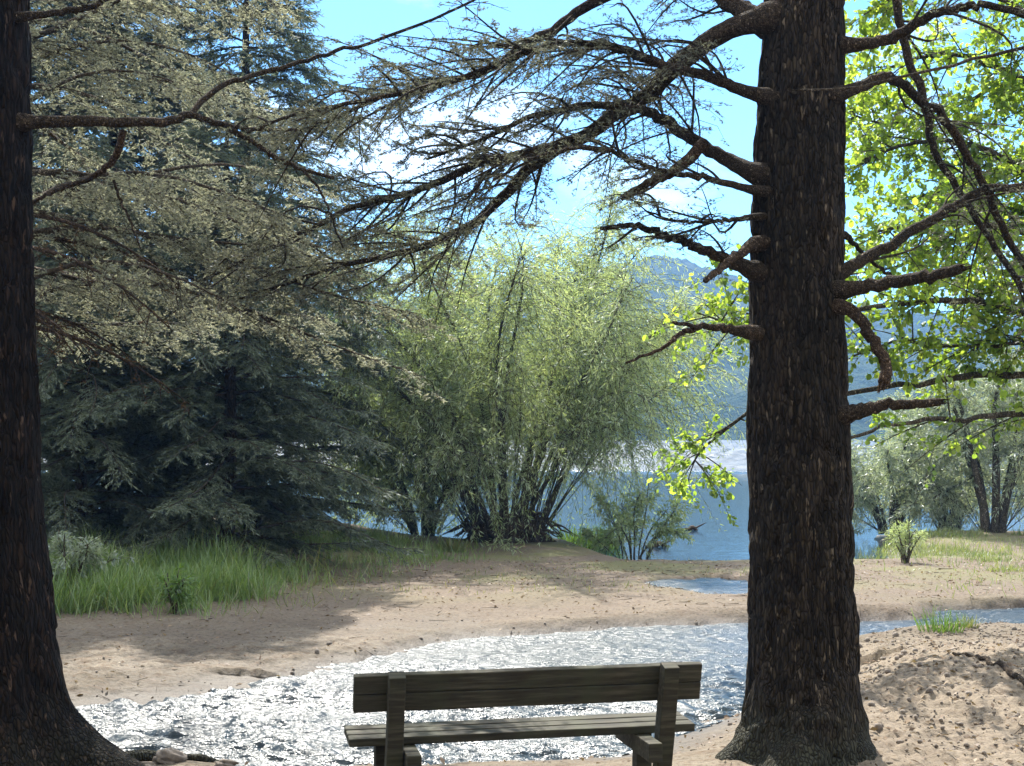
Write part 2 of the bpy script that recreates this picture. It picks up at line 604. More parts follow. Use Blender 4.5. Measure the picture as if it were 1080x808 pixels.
# broken cloud ahead; unseen cloud added overhead and behind to lift the shade
sepw = wt.nodes.new("ShaderNodeSeparateXYZ")
mrw = wt.nodes.new("ShaderNodeMapRange")
mrw.inputs["From Min"].default_value, mrw.inputs["From Max"].default_value = 0.72, 0.1
mrw.inputs["To Min"].default_value, mrw.inputs["To Max"].default_value = 0.0, 0.17
adw = wt.nodes.new("ShaderNodeMath")
wt.links.new(tcw.outputs["Generated"], sepw.inputs[0])
wt.links.new(sepw.outputs[1], mrw.inputs["Value"])
wt.links.new(cn.outputs["Fac"], adw.inputs[0])
wt.links.new(mrw.outputs[0], adw.inputs[1])
wt.links.new(adw.outputs[0], cr.inputs["Fac"])
wt.links.new(cr.outputs["Color"], cm.inputs[0])
tint = wt.nodes.new("ShaderNodeMix")
tint.data_type, tint.blend_type = "RGBA", "MULTIPLY"
tint.inputs[0].default_value = 1.0
tint.inputs[7].default_value = (0.46, 0.63, 0.61, 1)
wt.links.new(sky.outputs[0], tint.inputs[6])
wt.links.new(tint.outputs[2], cm.inputs[6])
wt.links.new(cm.outputs[2], bg.inputs["Color"])
bg.inputs["Strength"].default_value = 0.15
wt.links.new(bg.outputs[0], wo.inputs["Surface"])

sd_ = bpy.data.lights.new("sun", "SUN")
sd_.energy = 3.5
sd_.angle = R(0.53)
sd_.color = (1.0, 0.95, 0.86)
sun = bpy.data.objects.new("sun", sd_)
COL.objects.link(sun)
to_sun = Vector((math.sin(R(SUN_AZ)) * math.cos(R(SUN_EL)), math.cos(R(SUN_AZ)) * math.cos(R(SUN_EL)), math.sin(R(SUN_EL))))
sun.rotation_euler = to_sun.to_track_quat("Z", "Y").to_euler()
sun.location = (0, 0, 60)

scene.view_settings.view_transform = "Standard"
scene.view_settings.look = "None"
scene.view_settings.exposure = 1.8
scene.view_settings.gamma = 1.0
scene.view_settings.use_curve_mapping = False
scene.render.engine = "CYCLES"
cy = scene.cycles
cy.max_bounces = 7
cy.diffuse_bounces = 3
cy.glossy_bounces = 3
cy.transmission_bounces = 4
cy.transparent_max_bounces = 4
cy.volume_bounces = 0
cy.caustics_reflective = False
cy.caustics_refractive = False
cy.sample_clamp_indirect = 4.0
cy.use_denoising = True
cy.denoiser = "OPENIMAGEDENOISE"
scene.render.use_persistent_data = False

# ------------------------------------------------------------------ terrain
WZ, LZ, PZ = -0.15, -0.28, -0.075
far_edge = [(-420, 800), (-150, 765), (40, 757), (110, 750), (200, 742), (265, 730), (320, 715), (400, 692), (500, 676),
            (600, 667), (700, 662), (790, 658), (900, 657), (985, 654), (1000, 646), (1090, 640), (1250, 636), (1500, 634)]
near_edge = [(1500, 668), (1300, 664), (1080, 668), (960, 676), (905, 684), (850, 698), (800, 716), (770, 738), (735, 752), (700, 768), (655, 786),
             (600, 796), (500, 800), (420, 804), (350, 806), (240, 802), (150, 800), (60, 812), (-60, 840), (-420, 880)]
POLY = np.array([gp(x, y, WZ)[:2] for x, y in far_edge] + [gp(x, y, WZ)[:2] for x, y in near_edge])


def poly_sd(x, y, P):
    """signed distance to polygon, negative inside"""
    sh = np.shape(x)
    x, y = np.ravel(x), np.ravel(y)
    best = np.full(len(x), 1e9)
    ins = np.zeros(len(x), bool)
    for i in range(len(P)):
        a, b = P[i], P[(i + 1) % len(P)]
        ex, ey = b - a
        wx, wy = x - a[0], y - a[1]
        t = np.clip((wx * ex + wy * ey) / (ex * ex + ey * ey), 0, 1)
        best = np.minimum(best, (wx - t * ex) ** 2 + (wy - t * ey) ** 2)
        if a[1] != b[1]:
            c = ((a[1] > y) != (b[1] > y)) & (x < ex * (y - a[1]) / ey + a[0])
            ins ^= c
    d = np.sqrt(best)
    return np.where(ins, -d, d).reshape(sh)


def shore(x):
    return 24.6 + 4.6 * sstep(1.9, 0.7, x) + 6.0 * sstep(6.4, 8.2, x) + 0.8 * fbm(x * 0.5, x * 0 + 3.3, 3, 4)


PUD = gp(757, 617, PZ)


def ground_z(x, y, detail=True):
    x, y = np.asarray(x, float), np.asarray(y, float)
    sdist = poly_sd(x, y, POLY)
    sdn = sdist + 0.10 * fbm(x * 1.6, y * 1.6, 3, 11) + 0.05 * fbm(x * 6, y * 6, 2, 12)
    z = 0.05 * sstep(8, 3, y) * 8
    z = z + 0.30 * np.exp(-((x - 3.6) / 1.7) ** 2 - ((y - 10.6) / 1.7) ** 2)          # mound right
    z = z + 0.10 * np.exp(-((x - 1.75) / 0.8) ** 2 - ((y - 8.5) / 0.7) ** 2)
    farb = sstep(10.5, 15, y)
    z = z - (0.085 * sstep(9.8, 11.0, y) * sstep(19, 13, y)) * sstep(2.6, 1.6, x + 0.35 * (y - 15))
    z = z + 0.30 * sstep(-2.0, -6.0, x) * sstep(14.5, 19, y)                               # left bank rises
    z = z + 0.18 * sstep(-0.5, -3.5, x) * sstep(19, 24, y)
    z = z - 0.03 * sstep(15, 18, y)
    if detail:
        z = z + 0.035 * fbm(x * 0.7, y * 0.7, 3, 2)
        near = sstep(20, 13, y)
        z = z + near * (0.020 * fbm(x * 4, y * 4, 3, 3) + 0.010 * np.abs(fbm(x * 13, y * 13, 3, 5)))
        mound = sstep(1.6, 2.6, x) * sstep(14.5, 12.5, y)
        z = z + mound * (0.034 * np.abs(fbm(x * 9, y * 9, 3, 6)) + 0.024 * fbm(x * 23, y * 23, 2, 8) + 0.03 * fbm(x * 2.2, y * 2.2, 2, 9))
        left = sstep(0.6, -1.0, x) * sstep(9.5, 11, y) * sstep(15, 13.2, y)
        z = z + left * (0.035 * np.abs(fbm(x * 5, y * 7, 3, 7)) + 0.022 * fbm(x * 16, y * 18, 2, 8))
    # puddle
    e = ((x - PUD[0]) / 0.85) ** 2 + ((y - PUD[1]) / 1.35) ** 2
    e = e + 1.1 * fbm(x * 1.7, y * 1.6, 4, 21)
    z = np.where(y > 16, z * 1.0, z)
    z = z - 0.11 * sstep(1.25, 0.5, e)
    # stream channel
    cut = np.where(y > 12.2, 0.10 + 0.35 * sstep(-0.15, 0.35, fbm(x * 0.9, y * 0.9, 3, 44)), 0.9) + np.where(y > 12.2, 0, 0.5 * sstep(0.0, 1.5, x))
    up = sstep(-0.02, cut, sdn)
    zin = WZ - 0.02 - np.clip(-sdn * 0.35, 0, 0.3)
    z = np.where(sdn > -0.02, zin + (z - zin) * up, zin)
    # lake
    s = shore(x) + 0.35 * fbm(x * 1.4, y * 1.4, 3, 15)
    k = sstep(-2.5, 0.0, y - s)
    z = z + (LZ + 0.012 - z) * k
    z = z - np.clip((y - s) * 0.09, 0, 1.6)
    return z


def axis(lo, hi, step, ext_lo, ext_hi):
    a = np.arange(lo, hi, step)
    l, p, s = [], lo, step
    while p > ext_lo:
        s *= 1.3
        p -= s
        l.append(p)
    h, p, s = [], a[-1], step
    while p < ext_hi:
        s *= 1.3
        p += s
        h.append(p)
    return np.array(l[::-1] + list(a) + h)


def grid_mesh(xs, ys, zf):
    X, Y = np.meshgrid(xs, ys)
    Z = zf(X, Y)
    b = MB()
    ny, nx = X.shape
    i, j = np.meshgrid(np.arange(ny - 1), np.arange(nx - 1), indexing="ij")
    q = np.stack([i * nx + j, i * nx + j + 1, (i + 1) * nx + j + 1, (i + 1) * nx + j], -1).reshape(-1, 4)
    b.add(np.stack([X, Y, Z], -1).reshape(-1, 3), q)
    return b


gxs = axis(-7, 9.5, 0.032, -700, 700)
gys = np.concatenate([axis(6.6, 17.5, 0.028, -60, 6.6)[:-1], np.arange(17.5, 34, 0.07), 34 * 1.12 ** np.arange(0, 34)])
gys = np.unique(gys)
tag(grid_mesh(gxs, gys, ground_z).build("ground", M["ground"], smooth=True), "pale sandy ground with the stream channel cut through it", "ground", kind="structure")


def stream_z(x, y):
    calm = 0.32 + 0.68 * sstep(13.6, 10.6, y + 0.35 * x)
    ux, uy = x + 0.25 * fbm(x * 1.3, y * 1.3, 2, 61), y + 0.3 * fbm(x * 1.1, y * 1.4, 2, 62)
    w = 0.036 * fbm(ux * 6.2 + uy * 1.0, uy * 13.0 - ux * 0.8, 2, 31, 0.5)
    w = w + 0.016 * np.abs(fbm(ux * 8, uy * 17, 2, 33)) + 0.012 * fbm(x * 1.6, y * 2.5, 2, 35)
    return WZ + w * calm


sx, sy = np.arange(-6.0, 8.5, 0.020), np.arange(7.6, 18.0, 0.015)
sb = grid_mesh(sx, sy, stream_z)
v = sb.v[0]
keep = poly_sd(v[:, 0], v[:, 1], POLY) < 0.30
q = sb.q[0]
q = q[keep[q].all(1)]
idx = -np.ones(len(v), np.int64)
used = np.unique(q)
idx[used] = np.arange(len(used))
sb2 = MB()
sb2.add(v[used], idx[q])
tag(sb2.build("stream", M["stream"], smooth=True), "shallow sparkling stream crossing the sand behind the bench", "stream", kind="structure")

pb = grid_mesh(np.arange(PUD[0] - 1.7, PUD[0] + 1.7, 0.06), np.arange(PUD[1] - 2.4, PUD[1] + 2.4, 0.06),
               lambda x, y: PZ + 0.016 * fbm(x * 5, y * 9, 3, 41))
tag(pb.build("puddle", M["stream"], smooth=True), "shallow puddle on the sand between stream and lake", "puddle", kind="structure")

lb = grid_mesh(np.array([-690., -60, -20, -6, 0, 6, 20, 60, 690]), np.array([23.0, 26, 30, 40, 60, 100, 200, 420]), lambda x, y: LZ + 0 * x)
tag(lb.build("lake", M["lake"]), "blue lake with a bright wind ruffled band far out", "lake", kind="structure")


# the breeze further out: choppy water with real little waves
cu, cyy_ = np.linspace(-0.42, 0.42, 620), np.concatenate([np.arange(76, 130, 0.32), np.arange(130, 230, 0.6), np.arange(230, 345, 1.2)])
U, Y = np.meshgrid(cu, cyy_)
X = U * Y
edge = sstep(0, 9, Y - 80 - 6 * fbm(X * 0.02, Y * 0.05, 3, 82))
streak = 0.35 + 0.65 * sstep(-0.25, 0.1, fbm(X * 0.006, Y * 0.035, 3, 84))
Zc = LZ + 0.012 + edge * streak * (0.36 * fbm(X * 0.55, Y * 0.75, 3, 81, 0.55) + 0.05) - (1 - edge) * 0.03
cb = MB()
ii, jj = np.meshgrid(np.arange(len(cyy_) - 1), np.arange(len(cu) - 1), indexing="ij")
nn = len(cu)
cb.add(np.stack([X, Y, Zc], -1).reshape(-1, 3), np.stack([ii * nn + jj, ii * nn + jj + 1, (ii + 1) * nn + jj + 1, (ii + 1) * nn + jj], -1).reshape(-1, 4))
tag(cb.build("choppy_water", M["chop"], smooth=True), "glaring wind ruffled water far out on the lake", "water", kind="structure")


def hill_z(x, y):
    ang = x / y * F_PX + CX                                    # ridge height by bearing
    top = np.interp(ang, [-1500, -600, 0, 350, 560, 700, 790, 900, 1100, 1600, 3000], [350, 340, 330, 320, 304, 262, 292, 322, 350, 330, 300])
    H = (HOR - top) / F_PX * 640
    t = (y - 335) / (640 - 335)
    prof = np.where(t < 1, np.clip(t, 0, 1) ** 0.8, 1 - 0.25 * (t - 1))
    z = LZ - 1.0 + H * prof
    z = z + prof * (7 * fbm(x * 0.012, y * 0.012, 3, 51))
    z = z + sstep(0, 0.05, t) * (3.2 * np.abs(fbm(x * 0.16, y * 0.16, 3, 53)) + 2.2 * vn(x * 0.3, y * 0.3, 55) + 2.0 * vn(x * 0.55, y * 0.4, 56))
    return z


hb = grid_mesh(np.arange(-690, 691, 2.6), np.concatenate([np.arange(330, 560, 3.5), np.arange(560, 700, 2.8)]), hill_z)
tag(hb.build("hill", M["hill"]), "hazy blue wooded hill across the lake", "hill", kind="structure")

# haze: closed box of even air round everything
hz = MB()
x0, x1, y0, y1, z0, z1 = -760, 760, -90, 1700, -4.0, 135.0
hz.add([(x0, y0, z0), (x1, y0, z0), (x1, y1, z0), (x0, y1, z0), (x0, y0, z1), (x1, y0, z1), (x1, y1, z1), (x0, y1, z1)],
       [(3, 2, 1, 0), (4, 5, 6, 7), (0, 1, 5, 4), (1, 2, 6, 5), (2, 3, 7, 6), (3, 0, 4, 7)])
hm = bpy.data.materials.new("haze")
hm.use_nodes = True
hm.node_tree.nodes.clear()
ho = hm.node_tree.nodes.new("ShaderNodeOutputMaterial")
hv = hm.node_tree.nodes.new("ShaderNodeVolumePrincipled")
hv.inputs["Color"].default_value = (0.20, 0.46, 1.0, 1)
hv.inputs["Density"].default_value = 0.0005
hv.inputs["Anisotropy"].default_value = 0.3
hm.node_tree.links.new(hv.outputs[0], ho.inputs["Volume"])
hobj = hz.build("haze", hm)
tag(hobj, "thin blue haze over the lake", "haze", kind="stuff")
cy.volume_step_rate = 10
cy.volume_max_steps = 8

# ------------------------------------------------------------------ vegetation helpers
DOWN = np.array([0, 0, -1.0])


def tufts(b, P, size, g, n=3, flat=0.3, aspect=0.21, along=None):
    """little bunches of needles: n crossed slivers per point"""
    for _ in range(n):
        D = rand_unit(len(P), g)
        if along is not None:
            D = nrm(along * 0.75 + D)
        D[:, 2] = D[:, 2] * (1 - flat) + 0.15
        N = rand_unit(len(P), g)
        L = size * g.uniform(0.6, 1.3, len(P))
        b.leaves(P - nrm(D) * (L * 0.4)[:, None], D, N, L, L * aspect)


def spray(path, g, twb, ndb, tw_sp=0.1, tw_len=0.5, sp_sp=0.03, sp_len=0.07, sp_w=0.012, droop=0.3, ang=50, start=0.15,
          mode="sprig", tuft=0.022, tw_r=0.004, dens=1.0, taper=0.65, droop_tw=None):
    if droop_tw is not None:
        droop = droop_tw
    """twigs and needles along a branch path"""
    seg = np.linalg.norm(np.diff(path, axis=0), axis=1)
    cum = np.concatenate([[0], np.cumsum(seg)])
    L = cum[-1]
    n = max(4, int(L * (1 - start) / tw_sp))
    s = np.sort(g.uniform(start, 1.0, n)) * L
    A = np.stack([np.interp(s, cum, path[:, k]) for k in range(3)], -1)
    T = nrm(np.stack([np.interp(s + 0.05, cum, path[:, k]) for k in range(3)], -1) -
            np.stack([np.interp(s - 0.05, cum, path[:, k]) for k in range(3)], -1) + 1e-6)
    S = nrm(np.cross(T, np.array([0, 0, 1.0])) + 1e-6)
    sg = np.where(np.arange(n) % 2, 1.0, -1.0)[:, None]
    a = R(ang) + g.normal(0, 0.22, n)
    D = T * np.cos(a)[:, None] + S * sg * np.sin(a)[:, None] + DOWN * (droop * g.uniform(0.0, 0.9, n))[:, None] + g.normal(0, 0.14, (n, 3))
    D = nrm(D)
    ln = tw_len * (1 - taper * s / L) * g.uniform(0.55, 1.2, n)
    mid = A + D * (ln * 0.5)[:, None] + g.normal(0, 0.05, (n, 3)) * ln[:, None] + DOWN * (droop * 0.08 * ln)[:, None]
    end = A + D * ln[:, None] + DOWN * (droop * 0.38 * ln)[:, None]
    twb.prisms(A, mid, tw_r * 1.3, tw_r)
    twb.prisms(mid, end, tw_r, tw_r * 0.4)
    m = np.maximum(2, (ln / sp_sp * dens).astype(int))
    ti = np.repeat(np.arange(n), m)
    t = g.uniform(0.06, 1.0, len(ti))
    P = A[ti] + D[ti] * (ln[ti] * t)[:, None] + DOWN * (droop * 0.38 * ln[ti] * t ** 2)[:, None]
    S2 = nrm(np.cross(D[ti], np.array([0, 0, 1.0])) + 1e-6)
    sg2 = np.where(g.random(len(ti)) < 0.5, 1.0, -1.0)[:, None]
    if mode == "sprig":
        d2 = nrm(D[ti] * 0.75 + S2 * sg2 * 0.55 + DOWN * g.uniform(-0.1, 0.5, len(ti))[:, None] + g.normal(0, 0.18, (len(ti), 3)))
        N = nrm(np.array([0, 0, 1.0]) + g.normal(0, 0.5, (len(ti), 3)))
        ndb.leaves(P, d2, N, sp_len * g.uniform(0.6, 1.3, len(ti)), sp_w * g.uniform(0.7, 1.3, len(ti)))
    else:
        # side shoots carrying tufts
        q = 3
        d2 = nrm(D[ti] * 0.6 + S2 * sg2 * 0.65 + g.normal(0, 0.28, (len(ti), 3)) + DOWN * 0.15)
        l2 = sp_len * g.uniform(0.5, 1.3, len(ti)) * (1.1 - 0.6 * t)
        twb.prisms(P, P + d2 * l2[:, None], tw_r * 0.5, tw_r * 0.25)
        for k in range(q):
            u = (k + g.uniform(0.2, 1, len(ti))) / q
            tufts(ndb, P + d2 * (l2 * u)[:, None] + g.normal(0, 0.004, (len(ti), 3)), tuft, g, 3, along=d2)
    return A, D, ln


def conifer(H, z0, nbr, Lmax, seed, mats, r0=0.14, rise=0.25, droop=0.55, azf=None, lmin=0.35, power=0.75, bname="branch", **kw):
    """upright conifer at the origin -> list of (part name, mesh builder, material)"""
    g = np.random.default_rng(seed)
    tb, twb, ndb = MB(), MB(), MB()
    zt = np.linspace(0, H, 26)
    tp = np.stack([0.06 * np.sin(zt * 0.7 + seed), 0.06 * np.cos(zt * 0.5 + seed), zt], -1)
    tb.tube(tp, r0 * (1 - zt / H) ** 0.8 + 0.012, 10, wob=0.12, seed=seed)
    for i in range(nbr):
        u = (i + g.uniform(0, 1)) / nbr
        z = z0 + (H - z0) * u
        az = i * 2.39996 + g.normal(0, 0.3)
        if azf is not None and not azf(az % (2 * PI), z):
            continue
        L = max(lmin, Lmax * (1 - u) ** power * g.uniform(0.7, 1.15))
        s = np.linspace(0, 1, 10)
        k = droop * g.uniform(0.6, 1.3)
        rr = rise * g.uniform(0.5, 1.4)
        rad = s * L
        zz = np.maximum(z + rr * rad - k * L * s ** 2.2 + 0.05 * L * np.sin(s * 5 + i), 0.3)
        w = 0.1 * L * np.sin(s * 3 + i)
        path = np.stack([np.cos(az) * rad - np.sin(az) * w * s, np.sin(az) * rad + np.cos(az) * w * s, zz], -1)
        twb.tube(path, (0.007 + 0.007 * L) * (1 - s) + 0.003, 5)
        spray(path, g, twb, ndb, **kw)
    return tb, twb, ndb


def plant(name, loc, parts, label, cat, group=None, rz=0.0):
    e = empty(name, loc, rz)
    for pn, b, m, sm in parts:
        if b.n:
            b.build(pn, m, e, sm)
    tag(e, label, cat, group)
    return e


def gz(x, y):
    return float(ground_z(np.array([x]), np.array([y]))[0])


# ------------------------------------------------------------------ big trunks
def trunk_mesh(cpts, rpts, ztop, flares, seed, n=120, k=340):
    """cpts: (z, x, y) axis; rpts: (z, radius); flares: (angle, amount, width, height)"""
    zz = np.concatenate([np.linspace(-0.25, 1.2, int(k * 0.45)), np.linspace(1.2, 5.2, int(k * 0.5))[1:], np.linspace(5.2, ztop, 30)[1:]])
    c = np.array(cpts)
    cx, cyy = np.interp(zz, c[:, 0], c[:, 1]), np.interp(zz, c[:, 0], c[:, 2])
    rp = np.array(rpts)
    r = np.interp(zz, rp[:, 0], rp[:, 1])
    a = np.arange(n) / n * 2 * PI
    A, Z = np.meshgrid(a, zz)
    rad = r[:, None] * np.ones_like(A)
    for (fa, am, wd, hh) in flares:
        da = np.angle(np.exp(1j * (A - fa)))
        rad = rad + am * np.exp(-(da / wd) ** 2) * np.exp(-np.clip(Z, -0.3, None) / hh)
    u, w = A / (2 * PI) * 26, Z
    # wrap the noise round the trunk
    def wrapn(fx, fz, o, s):
        p = A / (2 * PI)
        n1 = fbm(p * fx, Z * fz, o, s)
        n2 = fbm((p - 1) * fx, Z * fz, o, s)
        wgt = sstep(0.85, 1.0, p)
        return n1 * (1 - wgt) + n2 * wgt
    furrow = wrapn(40, 4.5, 3, seed)
    plates = np.abs(wrapn(24, 3.0, 2, seed + 5))
    rad = rad * (1 + 0.03 * wrapn(5, 0.8, 3, seed + 9)) + 0.022 * furrow - 0.022 * sstep(0.22, 0.0, plates)
    low = sstep(0.55, 0.05, Z)
    burl = np.exp(-((np.angle(np.exp(1j * (A - 4.35)))) / 0.75) ** 2) * sstep(0.75, 0.25, Z)
    rad = rad + burl * (0.06 + 0.17 * np.abs(wrapn(11, 5, 3, seed + 21)))
    rad = rad + low * 0.05 * wrapn(14, 5, 3, seed + 13)
    V = np.stack([cx[:, None] + rad * np.cos(A), cyy[:, None] + rad * np.sin(A), Z], -1)
    b = MB()
    kk = len(zz)
    i, j = np.meshgrid(np.arange(kk - 1), np.arange(n), indexing="ij")
    q = np.stack([i * n + j, i * n + (j + 1) % n, (i + 1) * n + (j + 1) % n, (i + 1) * n + j], -1).reshape(-1, 4)
    b.add(V.reshape(-1, 3), q)
    return b


def limb(root, pts, d0, d1, w0, w1, mat, name="branch", n=30, jit=0.012, seed=0, label=None, broken=False, knots=True):
    """limb traced through photo pixels, distance running d0 -> d1; widths in photo pixels"""
    k = len(pts)
    P = []
    for i, p in enumerate(pts):
        t = i / (k - 1)
        d = d0 + (d1 - d0) * t if len(p) == 2 else p[2]
        P.append(at(p[0], p[1], d))
    inner = None
    if 770 < pts[0][0] < 900 and pts[0][1] > -10:
        inner = at(846, pts[0][1] + (6 if pts[0][1] > pts[1][1] else -4), 8.5)
    elif pts[0][0] < 30:
        inner = at(-20, pts[0][1] + 2, 8.3)
    c = curve(P, n, jit, seed)
    t = np.linspace(0, 1, n)
    rr = (w0 + (w1 - w0) * t) * 0.43 * np.interp(t, [0, 1], [d0, d1]) / F_PX
    sl = np.concatenate([[0], np.cumsum(np.linalg.norm(np.diff(c, axis=0), axis=1))])
    full, rf = c, rr
    if inner is not None:
        rr = rr * (1 + 0.55 * np.exp(-sl / 0.07))
        full = np.concatenate([[inner], c])
        rf = np.concatenate([[rr[0] * 1.25], rr])
    b = MB()
    b.tube(full, rf, 12, wob=0.13, seed=seed)
    if broken:
        gb = np.random.default_rng(seed)
        T = nrm(c[-1] - c[-2])
        m = 9
        o_ = rand_unit(m, gb) * rr[-1] * 0.6
        b.prisms(c[-1] + o_ - T * rr[-1], c[-1] + o_ * 0.9 + T * (rr[-1] * gb.uniform(0.4, 2.2, m))[:, None], rr[-1] * 0.42, rr[-1] * 0.05, 4)
    o = b.build(name, mat, root, True)
    if label:
        o["label"] = label
    return c


# ================================================================== RIGHT CEDAR
DR = 8.5
rt = empty("cedar_tree", (0, 0, 0))
tag(rt, "thick dark trunked cedar with spreading bare limbs on the right of the bench", "tree")
pz = [(-0.25, 848), (0.4, 846), (1.1, 845), (2.0, 842), (3.0, 840), (4.6, 851), (14, 905)]
axis_r = [(z, at(px, 400, DR)[0], DR) for z, px in pz]
s_ = DR / F_PX
tr = trunk_mesh(axis_r, [(-0.25, 76 * s_), (0.2, 60 * s_), (0.5, 58 * s_), (1.0, 56 * s_), (2.0, 53 * s_), (3.0, 49.5 * s_), (4.6, 42 * s_), (14, 6 * s_)], 14,
                [(PI * 1.08, 0.26, 0.38, 0.15), (PI * 1.42, 0.18, 0.42, 0.16), (-0.12, 0.09, 0.4, 0.13), (PI * 1.78, 0.12, 0.3, 0.14), (PI * 0.5, 0.2, 0.5, 0.2)], 61)
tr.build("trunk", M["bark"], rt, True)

twr, ndr = MB(), MB()
gr = np.random.default_rng(21)
limbs_r = [
    # pts, d0, d1, w0, w1, mat, twigs?, twig length, density
    ([(806, 24), (775, 6), (735, -22), (650, -70), (560, -120)], 8.5, 9.2, 26, 12, "limb", 1, .6, .8),
    ([(806, 20), (769, 31), (730, 57), (703, 79), (682, 103), (650, 120), (613, 145), (567, 171), (543, 194), (508, 229), (466, 253), (420, 268), (360, 280), (300, 300), (240, 320)], 8.4, 10.6, 27, 3, "limb", 1, .62, 1.0),
    ([(604, 150), (570, 158), (535, 167), (508, 171), (458, 194), (420, 208), (380, 216), (320, 245), (262, 272), (205, 300)], 8.95, 9.9, 14, 4, "limb", 1, .5, 1.0),
    ([(798, 184), (770, 170), (738, 152), (710, 133), (683, 117), (650, 112), (613, 112), (560, 124), (500, 150), (450, 168)], 8.4, 9.4, 20, 3, "limb", 1, .5, .8),
    ([(806, 102), (780, 94), (753, 84), (703, 69), (665, 54), (629, 46), (574, 49), (528, 66), (458, 91), (380, 107), (310, 121), (260, 140)], 8.35, 8.0, 15, 3, "limb", 1, .5, .9),
    ([(700, -30), (629, 1), (590, 27), (551, 51), (508, 78), (454, 91), (400, 104), (345, 128), (290, 150)], 9.0, 10.2, 15, 3, "limb", 1, .6, .9),
    ([(797, 201), (760, 192), (730, 185), (691, 179), (648, 163), (613, 156), (570, 165), (520, 190)], 8.3, 7.9, 9, 3, "limb", 1, .35, .6),
    ([(795, 229), (753, 233), (714, 233), (680, 222)], 8.3, 8.1, 6, 2, "limb", 1, .3, .6),
    ([(794, 286), (765, 273), (730, 259), (700, 247), (668, 238), (633, 241)], 8.35, 8.2, 17, 5, "limb", 1, .25, .4),
    ([(744, 150), (715, 178), (691, 190), (660, 207)], 8.42, 8.5, 15, 10, "brown_limb", 0, 0, 0),
    ([(795, 257), (768, 277), (744, 296)], 8.3, 7.8, 13, 7, "brown_limb", 0, 0, 0),
    ([(788, 350), (762, 346), (735, 344), (710, 340)], 8.3, 8.0, 12, 4, "limb", 0, 0, 0),
    ([(737, 345), (720, 352), (695, 368), (660, 383)], 8.13, 7.9, 8, 3, "brown_limb", 0, 0, 0),
    ([(888, 48), (920, 45), (948, 36), (975, 20), (1010, 10), (1040, 5), (1100, 22), (1180, 60)], 8.4, 8.0, 16, 7, "limb", 1, .5, .35),
    ([(885, 100), (905, 92), (928, 83), (946, 85), (966, 101), (1000, 131), (1018, 160), (1040, 200), (1062, 250), (1095, 300)], 8.3, 8.9, 15, 8, "limb", 1, .5, .3),
    ([(832, 95), (890, 93), (940, 84), (1000, 70), (1080, 50), (1160, 32)], 8.05, 8.2, 2.5, 5, "pale_limb", 0, 0, 0),
    ([(935, -40), (945, 0), (955, 50), (975, 110), (985, 155), (1010, 200), (1050, 262), (1090, 320)], 9.4, 9.2, 12, 7, "limb", 1, .6, .3),
    ([(886, 288), (912, 273), (940, 258), (980, 234), (1008, 217), (1035, 201), (1080, 198), (1140, 205)], 8.4, 8.9, 15, 9, "limb", 1, .5, .35),
    ([(886, 307), (920, 301), (955, 296), (985, 290), (1013, 283)], 8.3, 7.9, 17, 13, "limb", 0, 0, 0),
    ([(888, 324), (904, 332), (917, 352), (930, 375), (935, 388), (932, 404)], 8.25, 8.15, 13, 15, "brown_limb", 0, 0, 0),
    ([(888, 438), (910, 433), (930, 428), (960, 426), (992, 424)], 8.3, 8.1, 18, 10, "limb", 0, 0, 0),
    ([(892, 248), (905, 262), (935, 288), (960, 300)], 8.5, 8.8, 6, 3, "limb", 0, 0, 0),
]
for i, (pts, d0, d1, w0, w1, mt, tw, tl, de) in enumerate(limbs_r):
    c = limb(rt, pts, d0, d1, w0, w1, M[mt], "branch_stub" if not tw else "branch", 44 if tw else 22, 0.008, 100 + i, broken=not tw and w1 > 3)
    if tw:
        # boughs leaving the limb, then twigs with sparse tufts
        seg = np.linalg.norm(np.diff(c, axis=0), axis=1).sum()
        nb = int(seg / 0.075 * min(1.0, de * 1.1) ** 1.3)
        for j in range(nb):
            t = gr.uniform(0.12, 0.97)
            ii = min(len(c) - 2, int(t * (len(c) - 1)))
            T = nrm(c[ii + 1] - c[ii])
            side = nrm(np.cross(T, [0, 0, 1.0])) * (1 if j % 2 else -1)
            D = nrm(T * gr.uniform(0.5, 1.0) + side * gr.uniform(0.2, 0.9) + np.array([0, 0, gr.uniform(-0.55, 0.7)]))
            l = tl * gr.uniform(0.7, 1.7)
            s4 = np.linspace(0, 1, 8)
            w = gr.normal(0, 0.05, 3)
            p = c[ii] + D * (l * s4)[:, None] + np.outer(np.sin(s4 * 4), w * 2) * l + DOWN * (0.18 * l * s4 ** 2)[:, None]
            twr.tube(p, 0.0075 * (1 - s4) + 0.0022, 5)
            spray(p, gr, twr, ndr, tw_sp=0.05, tw_len=0.28, sp_sp=0.03, sp_len=0.065, droop=0.25, ang=52, start=0.1, mode="tuft",
                  tuft=0.026, tw_r=0.0016, dens=1.35 * de * (0.3 + t) + 1.2 * max(0, t - 0.6))
        spray(c, gr, twr, ndr, tw_sp=0.05, tw_len=0.24, sp_sp=0.03, sp_len=0.06, droop=0.2, ang=58, start=0.3, mode="tuft",
              tuft=0.022, tw_r=0.002, dens=de * 1.2, taper=0.3)
